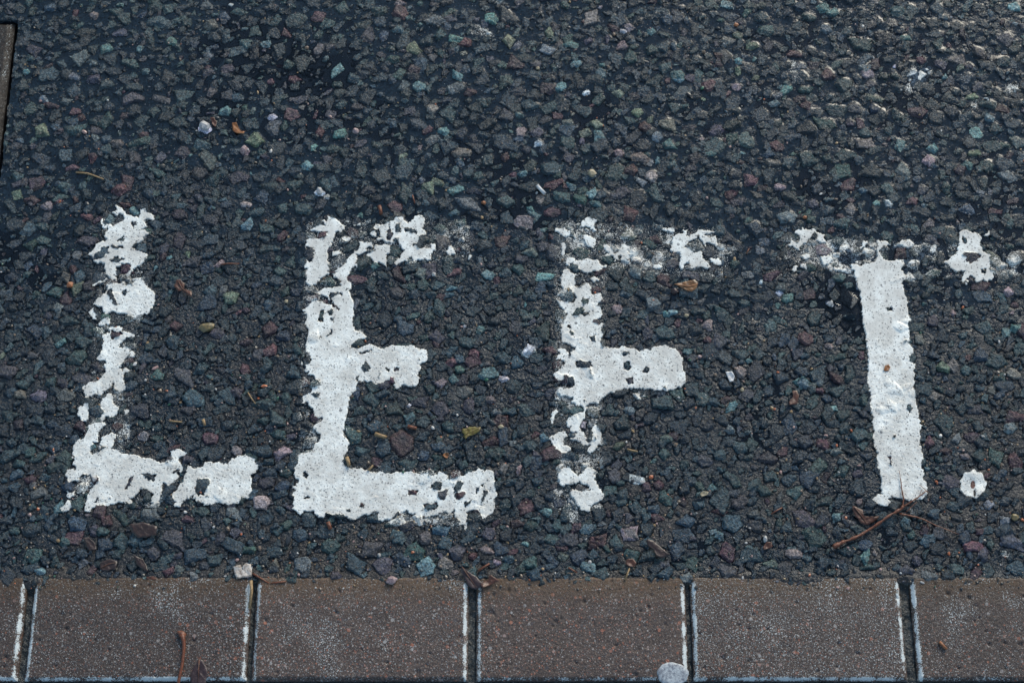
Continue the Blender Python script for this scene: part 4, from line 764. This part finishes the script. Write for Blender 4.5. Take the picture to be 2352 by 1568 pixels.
# ------------------------------------------------------------------ loose things lying on the road
def hull_stone(r3, n=16, seed=0, rough=.18):
    """an irregular faceted stone: the hull of scattered points"""
    rr = random.Random(seed); bm = bmesh.new()
    for k in range(n):
        zc = 1-2*(k+.5)/n; a = k*2.399963+rr.uniform(-.4, .4); q = math.sqrt(max(0, 1-zc*zc)); m = rr.uniform(1-rough, 1+rough*.4)
        bm.verts.new((r3[0]*q*math.cos(a)*m, r3[1]*q*math.sin(a)*m, r3[2]*zc*m))
    r_ = bmesh.ops.convex_hull(bm, input=bm.verts)
    bmesh.ops.delete(bm, geom=list({g for g in r_['geom_interior'] if isinstance(g, bmesh.types.BMVert)}), context='VERTS')
    bmesh.ops.bevel(bm, geom=list(bm.edges), offset=min(r3)*0.10, segments=2, affect='EDGES', profile=.6)
    return bm
def loose(name, z, cx, cy, L, Wd, an, mat, label, cat, group=None, hgt=None, n=16, seed=0, smooth=False):
    k = ZM[z][2]*FR; px, py = zpx(z, cx, cy); sc = scale_at(px, py); x, y = px2g(px, py)
    a, b = L*k*sc/2, Wd*k*sc/2; hz = hgt or b*0.7
    bm = hull_stone((a, b, hz), n, seed)
    o = bm_obj(name, bm, mat, None, smooth)
    gz = ground_z(x, y, 0.0015) if y > by_edge+0.002 else BRICK_TOP
    o.location = (x, y, gz+hz*0.45); o.rotation_euler = (0, 0, math.radians(an))
    tag(o, label, cat, group); return o
M_WHITE = plain("white_quartz", (.42, .42, .41), (.20, .19, .20), .3, 500)
M_CREAM = plain("cream_flint", (.36, .30, .20), (.20, .16, .10), .3, 500)
M_OCHRE = plain("ochre_flint", (.20, .14, .06), (.09, .085, .05), .35, 350)
M_ORANGE = plain("orange_clay", (.30, .11, .04), (.16, .06, .025), .4, 500)
M_PINK = plain("pink_quartz", (.32, .24, .24), (.14, .085, .09), .35, 450)
M_PLASTIC = plain("white_plastic", (.50, .51, .52), (.32, .33, .35), .3, 300)
M_BROWN = plain("wet_brown_leaf", (.042, .023, .019), (.028, .018, .016), .35, 260)
M_RUST = plain("rust_red_leaf", (.095, .034, .018), (.055, .024, .016), .35, 300)
M_TAN = plain("translucent_tan_leaf", (.20, .095, .035), (.10, .055, .03), .25, 260)
M_YELLOW = plain("yellow_green_leaf", (.17, .14, .03), (.09, .06, .015), .35, 350)
M_ORLEAF = plain("orange_leaf", (.28, .11, .03), (.18, .065, .02), .4, 400)
M_MAROON = plain("maroon_leaf", (.045, .026, .026), (.032, .018, .018), .35, 300)
M_TWIG = plain("wet_red_brown_bark", (.16, .046, .018), (.075, .024, .012), .35, 500)
M_STRAW = plain("dry_straw", (.30, .20, .10), (.18, .11, .05), .5, 500)
M_BIRCH = plain("cracked_pale_paint", (.55, .50, .45), (.16, .11, .08), .5, 380)
GP = "small pale pebbles on the asphalt"
for a in [
 ("pebble", 'A', 600, 940, 74, 66, 0, M_ORANGE, "round orange pebble left of the letter L", "pebble"),
 ("pebble", 'A', 1765, 1298, 150, 95, 10, M_OCHRE, "ochre flint chip lying between the L and the E", "pebble"),
 ("pebble", 'N', 1685, 1210, 66, 62, 0, M_CREAM, "cream pebble standing in a puddle above the letter F", "pebble"),
 ("pebble", 'C', 490, 150, 58, 92, 0, M_WHITE, "oval white quartz pebble above the top left of the E", "pebble"),
 ("pebble", 'C', 1465, 850, 42, 50, 0, M_WHITE, "tiny bright white pebble under the worn top arm of the E", "pebble"),
 ("pebble", 'C', 1890, 235, 46, 42, -20, M_ORANGE, "amber orange pebble in the water up right of the E", "pebble"),
 ("pebble", 'E', 1725, 1265, 56, 46, 0, M_CREAM, "tan pebble above the middle arm of the F", "pebble"),
 ("pebble", 'E', 1605, 1028, 78, 66, -10, M_MAROON, "rounded red pebble touching the translucent leaf under the F top arm", "pebble"),
 ("pebble", 'M', 1380, 855, 95, 85, -20, M_WHITE, "white quartz lump stained dark, near the top between L and E", "pebble"),
 ("pebble", 'M', 1640, 1012, 55, 70, 0, M_PINK, "pale pink quartz chip below the orange leaf scrap", "pebble"),
 ("pebble", 'J', 280, 370, 92, 70, 20, M_PINK, "knobbly pink and white stone against the bricks under the E", "pebble"),
 ("pebble", 'D', 2040, 655, 55, 42, 0, M_CREAM, "small cream pebble right of the yellow green leaf", "pebble"),
 ("pebble", 'H', 2275, 1212, 80, 72, 20, M_OCHRE, "smooth ochre pebble near the right edge below the gum", "pebble"),
 ("pebble", 'H', 140, 1400, 45, 75, -10, M_WHITE, "white crumb beside a rusty leaf scrap, between F and T feet", "pebble"),
 ("pebble", 'G', 695, 885, 42, 80, -35, M_WHITE, "white chip half in the puddle left of the T upright", "pebble"),
 ("pebble", 'G', 480, 145, 45, 34, 0, M_ORANGE, "small orange pebble above the left end of the T crossbar", "pebble"),
 ("pebble", 'O', 414, 165, 36, 38, 0, M_ORANGE, "bright orange bead of stone near the top, right of centre", "pebble"),
 ("pebble", 'C', 205, 1082, 40, 42, 10, M_CREAM, "square cream pebble left of the E upright", "pebble"),
 ("pebble", 'K', 1665, 385, 36, 18, -15, M_WHITE, "small white crumb on the brick edge, lower right", "pebble"),
 ("pebble", 'F', 1410, 138, 44, 30, 0, M_PINK, "pale pink crumb right of the F middle arm", "pebble"),
 ("pebble", 'F', 1730, 386, 32, 40, 0, M_CREAM, "cream crumb below the silver foil right of the F", "pebble"),
 ("pebble", 'N', 40, 915, 56, 52, 0, M_PINK, "pale pinkish pebble in a small puddle near the top centre left", "pebble"),
 ("pebble", 'N', 1310, 476, 34, 30, 0, M_CREAM, "white pebble high up in the middle of the top part", "pebble"),
 ("pebble", 'B', 855, 833, 28, 42, 0, M_WHITE, "tiny white bead stuck in the lower upright of the L", "pebble"),
 ("pebble", 'B', 812, 1103, 50, 55, 0, M_WHITE, "pale blue white bead stuck in the corner of the L", "pebble"),
]:
    loose(*a, GP, seed=sum(map(ord, a[8])))
gm_mat = plain("pale_spotted_gum", (.40, .43, .45), (.13, .14, .17), .5, 380)
gx0, gy0 = zg('J', 2168, 998); bm = bmesh.new(); NR = 40; rings = []
for t_, z_ in ((1.0, 0.0), (.97, .0007), (.88, .0012), (.6, .0013), (.3, .0012)):
    rings.append([bm.verts.new((gx0+math.cos(a)*.0148*t_*(1+.03*math.sin(3*a+1)+.025*math.sin(7*a)), gy0+math.sin(a)*.0108*t_*(1+.04*math.sin(4*a)+.02*math.sin(9*a)), BRICK_TOP+z_)) for a in [2*math.pi*k/NR for k in range(NR)]])
for A_, B_ in zip(rings, rings[1:]):
    for k in range(NR): bm.faces.new((A_[k], A_[(k+1) % NR], B_[(k+1) % NR], B_[k]))
bm.faces.new(rings[-1])
tag(bm_obj("chewing_gum", bm, gm_mat, None, True), "pale speckled oval gum spot flat on the brick beside the joint, bottom right", "chewing gum")

def outline(z, s): return [zg(z, *map(float, p.split(','))) for p in s.split()]
def leaf(name, z, s, mat, label, cat="leaf", group="fallen leaves", curl=0.0018, vein=None, lift=0.0006, vmat=None):
    P = outline(z, s); n = len(P); cx = sum(p[0] for p in P)/n; cy = sum(p[1] for p in P)/n
    L = max(math.hypot(p[0]-cx, p[1]-cy) for p in P); rr = random.Random(len(s))
    base = BRICK_TOP if cy < by_edge else max(ground_z(cx, cy, L*0.5), ground_z(cx, cy, L*.9)-.001)
    # subdivide the outline, jagged
    Q = []
    for k in range(n):
        a, b = P[k], P[(k+1) % n]; m = max(2, int(math.hypot(a[0]-b[0], a[1]-b[1])/0.0022))
        for j in range(m):
            t = j/m; w = 0.00045 if j else 0
            Q.append((a[0]+(b[0]-a[0])*t+rr.uniform(-w, w), a[1]+(b[1]-a[1])*t+rr.uniform(-w, w)))
    bm = bmesh.new(); N = len(Q); rings = []
    f = lambda x, y: base+lift+curl*(math.hypot(x-cx, y-cy)/L)**2*(1+.5*math.sin(5*math.atan2(y-cy, x-cx)+len(s)))+0.0005*math.sin(x*900)*math.cos(y*800)
    for t in (1, .75, .5, .25):
        rings.append([bm.verts.new((cx+(q[0]-cx)*t, cy+(q[1]-cy)*t, f(cx+(q[0]-cx)*t, cy+(q[1]-cy)*t))) for q in Q])
    c = bm.verts.new((cx, cy, f(cx, cy)))
    for A_, B_ in zip(rings, rings[1:]):
        for k in range(N): bm.faces.new((A_[k], A_[(k+1) % N], B_[(k+1) % N], B_[k]))
    for k in range(N): bm.faces.new((rings[-1][k], rings[-1][(k+1) % N], c))
    bmesh.ops.recalc_face_normals(bm, faces=bm.faces)
    top = list(bm.faces); dup = bmesh.ops.duplicate(bm, geom=top)
    nv = [g for g in dup['geom'] if isinstance(g, bmesh.types.BMVert)]; nf = [g for g in dup['geom'] if isinstance(g, bmesh.types.BMFace)]
    for v in nv: v.co.z -= 0.00028
    bmesh.ops.reverse_faces(bm, faces=nf)
    bmesh.ops.bridge_loops(bm, edges=[e for e in bm.edges if len(e.link_faces) == 1])
    root = empty(name, (0, 0, 0)); tag(root, label, cat, group)
    bm_obj("leaf_blade", bm, mat, root, True)
    if vein:
        V_ = outline(z, vein)
        bm_obj("leaf_vein", tube([(p[0], p[1], f(*p)+0.0003) for p in V_], [0.00055]*(len(V_)-1)+[0.0002]), vmat or M_RUST, root, True)
    return root
def tube(pts, radii, seg=7, bm=None):
    bm = bm or bmesh.new(); rings = []
    pts = [Vector(p) for p in pts]
    for k, p in enumerate(pts):
        d = (pts[min(k+1, len(pts)-1)]-pts[max(k-1, 0)]).normalized()
        s_ = d.cross(Vector((0, 0, 1))).normalized(); u_ = s_.cross(d)
        rings.append([bm.verts.new(p+(s_*math.cos(t)+u_*math.sin(t))*radii[k]) for t in [2*math.pi*j/seg for j in range(seg)]])
    for A_, B_ in zip(rings, rings[1:]):
        for j in range(seg): bm.faces.new((A_[j], A_[(j+1) % seg], B_[(j+1) % seg], B_[j]))
    bm.faces.new(rings[0][::-1]); bm.faces.new(rings[-1])
    return bm
leaf("fallen_leaf", 'E', "1595,970 1640,955 1730,935 1800,920 1835,950 1825,990 1800,1020 1770,1038 1720,1025 1660,995", M_TAN, "glossy translucent tan leaf piece under the top arm of the F", vein="1830,965 1750,985 1650,975 1600,970", vmat=M_ORLEAF)
leaf("fallen_leaf", 'D', "1710,670 1790,655 1865,658 1862,690 1810,720 1770,730 1735,762 1720,740 1728,720 1705,700", M_YELLOW, "yellow green leaf piece right of the E, above its lower arm", vein="1720,735 1760,700 1850,665", vmat=M_YELLOW)
leaf("fallen_leaf", 'D', "1540,900 1565,880 1595,885 1590,905 1580,925 1560,918", M_ORLEAF, "tiny bright orange leaf scrap between E arms and F foot")
leaf("fallen_leaf", 'A', "1510,905 1545,895 1580,930 1575,975 1640,1000 1645,1050 1600,1030 1560,990 1525,1000 1490,960", M_RUST, "torn rusty leaf right of the L upright", vein="1530,915 1560,975 1630,1030")
leaf("fallen_leaf", 'M', "1560,825 1590,825 1610,870 1645,885 1640,900 1590,895 1565,880", M_ORLEAF, "orange brown leaf scrap near the top between L and E")
leaf("fallen_leaf", 'M', "1410,790 1440,790 1455,815 1450,860 1430,840", M_RUST, "small red brown leaf scrap touching the white quartz lump")
leaf("fallen_leaf", 'J', "750,275 790,310 850,345 880,380 900,400 860,430 820,430 790,400 770,350 745,320", M_MAROON, "pointed maroon leaf over the joint between bricks, bottom centre", vein="755,285 800,350 850,420", curl=.003)
leaf("fallen_leaf", 'J', "880,400 930,370 935,335 970,350 1010,375 980,385 950,400 890,425", M_RUST, "crumpled rusty leaf beside the pointed maroon leaf on the brick edge", curl=.003)
leaf("fallen_leaf", 'I', "1340,890 1365,905 1395,965 1392,1020 1385,1070 1280,1070 1278,1010 1300,960 1320,930", M_MAROON, "maroon leaf flat on the brick beside the rusty leaf stalk", vein="1340,900 1335,980 1330,1060", curl=.001)
leaf("fallen_leaf", 'H', "885,1118 935,1135 972,1150 980,1195 1010,1232 1060,1215 1112,1208 1065,1258 1000,1280 955,1262 935,1230 905,1205 888,1165", M_RUST, "torn rust red leaf lying against the twig", vein="900,1130 960,1200 1000,1265", curl=.0011)
leaf("fallen_leaf", 'H', "120,1470 150,1425 195,1430 200,1465 170,1480 120,1495", M_RUST, "rusty leaf scrap below the white crumb, between F and T feet")
leaf("fallen_leaf", 'H', "370,135 410,130 430,170 410,240 345,260 345,220 375,190", M_RUST, "small brown leaf flap left of the T upright, near its middle", curl=.0012)
leaf("fallen_leaf", 'I', "870,0 960,-20 1060,10 1055,70 1000,80 930,85 890,50", M_BROWN, "broad dark brown leaf above the bricks below the L", curl=.0012)
leaf("fallen_leaf", 'I', "670,250 740,225 790,245 780,285 720,310 675,300", M_BROWN, "dark brown leaf against the bricks at lower left", vein="680,290 730,260 780,250", curl=.0012)
leaf("fallen_leaf", 'I', "900,200 960,225 985,270 1000,310 960,295 915,260", M_BROWN, "narrow brown leaf right of the flat one at lower left", curl=.0012)
leaf("fallen_leaf", 'I', "560,85 600,80 640,120 650,165 600,175 580,130", M_BROWN, "brown leaf among stones just below the foot of the L", curl=.0012)
leaf("fallen_leaf", 'J', "1990,100 2040,105 2100,160 2145,195 2100,225 2060,210 2040,160 2000,140", M_BROWN, "wrinkled brown leaf below and right of the F foot", curl=.0015)
leaf("fallen_leaf", 'J', "1860,230 1900,225 1925,255 1915,275 1880,280 1850,260", M_RUST, "rust red leaf scrap near the bricks under the F", curl=.0015)
leaf("fallen_leaf", 'I', "985,345 1030,340 1055,350 1045,365 985,362", M_RUST, "flat red brown scrap at the top edge of a brick, lower left", curl=.0008)
leaf("fallen_leaf", 'G', "1150,1450 1160,1415 1190,1405 1210,1430 1195,1455 1165,1462", M_ORLEAF, "brown orange leaf scrap stuck on the T upright", curl=.0006)
leaf("fallen_leaf", 'I', "1570,280 1620,268 1625,290 1650,258 1690,262 1695,345 1640,352 1590,362", M_BIRCH, "pale cracked flake like peeled bark on the edge of the bricks", "flake", None, curl=.0010)
leaf("fallen_leaf", 'F', "1600,262 1650,255 1672,290 1660,330 1635,335 1620,300", M_PLASTIC, "crumpled silvery white scrap right of the F middle arm", "litter", None, curl=.0016).name = "litter_scrap"
leaf("fallen_leaf", 'F', "1410,1175 1440,1155 1475,1160 1465,1185 1420,1195", M_CREAM, "fan shaped pale straw scrap right of the F foot", "shell scrap", None, curl=.001).name = "shell_scrap"

# the white stick and straws
def stick(name, z, pts, r, mat, label, cat, group=None, taper=.8):
    P = [zg(z, *p) for p in pts]; n = len(P)
    zz = [((ground_z(*p, .002) if p[1] > by_edge else BRICK_TOP+.0003)) for p in P]
    zm = max(zz) if n == 2 else None
    o = bm_obj(name, tube([(p[0], p[1], (zm if zm is not None else (zz[k]*.5+max(zz)*.5))+r) for k, p in enumerate(P)], [r*(1-(1-taper)*k/(n-1)) for k in range(n)]), mat, None, True)
    tag(o, label, cat, group); return o
stick("plastic_stick", 'N', [(1303, 1294), (1330, 1322), (1358, 1352)], .0019, M_PLASTIC, "short bright white plastic stick above and left of the F", "stick", taper=1)
GS = "bits of straw and bark"
for z, pts, r, m, lab in [
 ('M', [(510, 1158), (590, 1165), (640, 1182), (695, 1204)], .0009, M_STRAW, "curved tan straw at upper left of the L"),
 ('D', [(1242, 650), (1280, 660), (1318, 668)], .0019, M_TWIG, "short brown bark bit inside the E, near its lower arm"),
 ('D', [(965, 718), (1010, 735), (1060, 750)], .0020, M_STRAW, "split pale straw bit inside the E"),
 ('D', [(722, 915), (735, 955), (742, 990)], .0020, M_STRAW, "straw bit beside the E upright, just above its lower arm"),
 ('D', [(905, 1025), (925, 1005), (945, 982)], .0012, M_STRAW, "thin bark bit on the top edge of the E lower arm"),
 ('D', [(560, 1470), (572, 1500), (582, 1530)], .0022, M_TWIG, "reddish bark bit below the E lower arm"),
 ('B', [(1450, 605), (1500, 608), (1558, 615)], .0009, M_STRAW, "thin orange straw right of the L upright"),
 ('B', [(2120, 360), (2150, 410), (2185, 458)], .0007, M_STRAW, "slanting straw between the L and the E"),
 ('B', [(1740, 595), (1755, 645)], .0016, M_STRAW, "stubby tan bark bit between the L and the E"),
 ('F', [(865, 836), (900, 846), (942, 854)], .0010, M_STRAW, "straw right of the F lower upright"),
 ('J', [(862, 308), (900, 282), (938, 258)], .0011, M_TWIG, "brown sliver right of the pointed maroon leaf"),
 ('J', [(1848, 368), (1862, 330), (1878, 290)], .0009, M_STRAW, "pale straw under the rust scrap near the bricks"),
 ('J', [(1468, 285), (1495, 300), (1525, 318)], .0009, M_TWIG, "thin brown sliver left of the teal chip by the bricks"),
 ('I', [(1700, 325), (1760, 360), (1808, 390)], .0009, M_TWIG, "brown stem right of the cracked flake"),
 ('I', [(1820, 390), (1870, 384), (1920, 378)], .0009, M_TWIG, "lower brown stem lying along the brick edge"),
 ('I', [(1690, 372), (1694, 440), (1680, 560)], .0016, M_STRAW, "dull straw blade standing in the joint below the flake"),
 ('H', [(190, 1185), (240, 1155), (285, 1130)], .0008, M_TWIG, "thin sliver left of the twig"),
 ('E', [(2318, 650), (2345, 600)], .0007, M_TWIG, "red brown sliver between the F and the T crossbar"),
 ('A', [(1895, 765), (1960, 758), (2045, 757)], .0007, M_TWIG, "thin brown stem right of the L middle"),
 ('A', [(785, -10), (830, 10), (885, 38)], .0008, M_STRAW, None),
 ('C', [(1282, 170), (1292, 205), (1303, 240)], .0008, M_TWIG, "tiny orange stem above the top arm of the E"),
 ('C', [(1000, 265), (1010, 300), (1015, 338)], .0020, M_TWIG, "dark amber bark bit above the E top arm"),
 ('K', [(1780, 785), (1800, 808), (1826, 835)], .0015, M_ORANGE, "short orange red bit lying on the brick at the right edge"),
]:
    if lab: stick("straw", z, pts, r, m, lab, "straw", GS)

# the twig with its side shoots
tw = empty("twig", (0, 0, 0)); tag(tw, "red brown branching twig lying across the foot of the T", "twig")
def shoot(nm, pts, r0, r1, up=.0):
    P = [zg('H', *p) for p in pts]; n = len(P)
    # smooth
    out = []; rad = []
    for k in range(n-1):
        for j in range(3):
            t = j/3; out.append((P[k][0]+(P[k+1][0]-P[k][0])*t, P[k][1]+(P[k+1][1]-P[k][1])*t)); rad.append(r0+(r1-r0)*(k+t)/(n-1))
    out.append(P[-1]); rad.append(r1)
    zz = np.array([ground_z(*p, .003) for p in out]); kz = np.convolve(np.pad(zz, 3, 'edge'), np.ones(7)/7, 'valid'); kz = np.maximum(kz, zz-.0008)
    rr = random.Random(len(pts))
    return bm_obj(nm, tube([(p[0]+rr.uniform(-1, 1)*.00025, p[1]+rr.uniform(-1, 1)*.00025, kz[i]+rad[i]*.9+up) for i, p in enumerate(out)], [q*.54*rr.uniform(.72, 1.35) for q in rad]), M_TWIG, tw, True)
shoot("stem", [(790, 1432), (850, 1412), (920, 1382), (1000, 1338), (1080, 1288), (1160, 1228), (1240, 1178), (1295, 1145), (1318, 1118)], .0026, .0022, .0006)
shoot("side_shoot", [(1312, 1125), (1322, 1060), (1308, 1000), (1300, 940), (1292, 870), (1285, 815)], .0015, .0004, .0008)
shoot("side_shoot", [(1318, 1125), (1380, 1087), (1430, 1055), (1475, 1020), (1510, 992), (1532, 1000)], .0013, .0006, .0008)
shoot("side_shoot", [(1532, 1002), (1500, 972), (1455, 936)], .0006, .0004, .001)
shoot("side_shoot", [(1455, 1035), (1466, 1005), (1476, 975)], .0006, .0003, .001)
shoot("side_shoot", [(1285, 1183), (1350, 1197), (1430, 1215), (1510, 1243), (1600, 1285), (1700, 1322), (1798, 1360)], .0017, .0005, .0006)
shoot("side_shoot", [(1342, 1172), (1380, 1135), (1430, 1082)], .0009, .0004, .0006)
shoot("side_shoot", [(1520, 1246), (1528, 1280), (1530, 1312)], .0005, .0003, .0006)
shoot("broken_end", [(720, 1468), (745, 1455), (790, 1432), (820, 1424)], .0042, .0026, .0004)

# leaf stalk on the brick
st = empty("leaf_stalk", (0, 0, 0)); tag(st, "rusty leaf stalk with a flared end lying on the brick below the L", "leaf stalk")
P = [zg('I', *p) for p in [(1226, 735), (1234, 760), (1240, 800), (1236, 860), (1230, 920), (1218, 980), (1205, 1040), (1200, 1090)]]
bm_obj("stalk", tube([(p[0], p[1], .0022) for p in P], [.0026, .0021, .0017, .0015, .0015, .0015, .0015, .0015]), M_TWIG, st, True)
P = outline('I', "1190,715 1215,708 1240,712 1255,730 1245,765 1220,765 1208,742")
bm = bmesh.new(); a_ = [bm.verts.new((p[0], p[1], .0035-.0008*(k % 2))) for k, p in enumerate(P)]; b_ = [bm.verts.new((p[0], p[1], .0006)) for p in P]
bm.faces.new(a_); bm.faces.new(b_[::-1])
for k in range(len(P)): bm.faces.new((a_[k], b_[k], b_[(k+1) % len(P)], a_[(k+1) % len(P)]))
bmesh.ops.recalc_face_normals(bm, faces=bm.faces)
bmesh.ops.bevel(bm, geom=list(bm.edges), offset=.0005, segments=2, affect='EDGES')
bm_obj("flared_end", bm, M_TWIG, st, True)

# fine loose grit: uncountable, one object
def grit(name, n, xr, yr, size, cols, wts, dens):
    Vs = []; Fs = []; Cs = []; base = 0
    ico_v = np.array([(0, 0, 1), (.894, 0, .447), (.276, .851, .447), (-.724, .526, .447), (-.724, -.526, .447), (.276, -.851, .447), (.724, .526, -.447), (-.276, .851, -.447), (-.894, 0, -.447), (-.276, -.851, -.447), (.724, -.526, -.447), (0, 0, -1)])
    ico_f = np.array([(0, 1, 2), (0, 2, 3), (0, 3, 4), (0, 4, 5), (0, 5, 1), (1, 6, 2), (2, 7, 3), (3, 8, 4), (4, 9, 5), (5, 10, 1), (6, 7, 2), (7, 8, 3), (8, 9, 4), (9, 10, 5), (10, 6, 1), (11, 7, 6), (11, 8, 7), (11, 9, 8), (11, 10, 9), (11, 6, 10)])
    for _ in range(n):
        x = rng.uniform(*xr); y = rng.uniform(*yr)
        if rng.random() > dens(x, y): continue
        s_ = size*rng.lognormal(0, .42); i = min(np.searchsorted(gx, x), NX-1); j = min(np.searchsorted(gy, y), NY-1)
        if soft[j, i] > 0.3: continue
        if y > by_edge and H[j, i] > hb[j, i]+0.0006: continue
        zg_ = float(H[j, i]) if y > by_edge-0.001 else BRICK_TOP
        v = ico_v*(1+rng.uniform(-.28, .28, (12, 1)))*np.array([s_*rng.uniform(.7, 1.5), s_*rng.uniform(.6, 1.1), s_*.7])
        t = rng.random()*6.28; c, q = math.cos(t), math.sin(t)
        v = np.c_[v[:, 0]*c-v[:, 1]*q+x, v[:, 0]*q+v[:, 1]*c+y, v[:, 2]+zg_+s_*.25]
        Vs.append(v); Fs.append(ico_f+base); base += 12
        cc = np.array(cols[rng.choice(len(cols), p=wts)])*rng.uniform(.7, 1.25); Cs.append(np.repeat(cc[None], 12, 0))
    t = NT("loose_grit"); t.l.new(t.attr("col", True), t.b.inputs["Base Color"]); t.b.inputs["Roughness"].default_value = .35
    o = mesh_np(name, np.vstack(Vs), np.vstack(Fs), t.m, None, {'col': np.vstack(Cs).astype(np.float32)}, smooth=False, n=3)
    tag(o, kind="stuff"); return o
gc = [(.020, .022, .025), (.05, .045, .04), (.12, .085, .06), (.26, .17, .085), (.34, .10, .04), (.42, .40, .38), (.30, .19, .17), (.03, .10, .06)]
dn = lambda x, y: float(np.clip(.16+.85*np.clip((.06-y)/.25, 0, 1)*(.55+.6*(x < -.05)), 0, 1))*float(fnoise(np.array([x]), np.array([y]), .05, 2, 3)[0] > .44) + .9*float(y < by_edge+.016)
grit("loose_grit", 26000, (-.62, .62), (by_edge-.005, .42), .00078, gc, [.24, .30, .20, .09, .035, .055, .06, .02], dn)
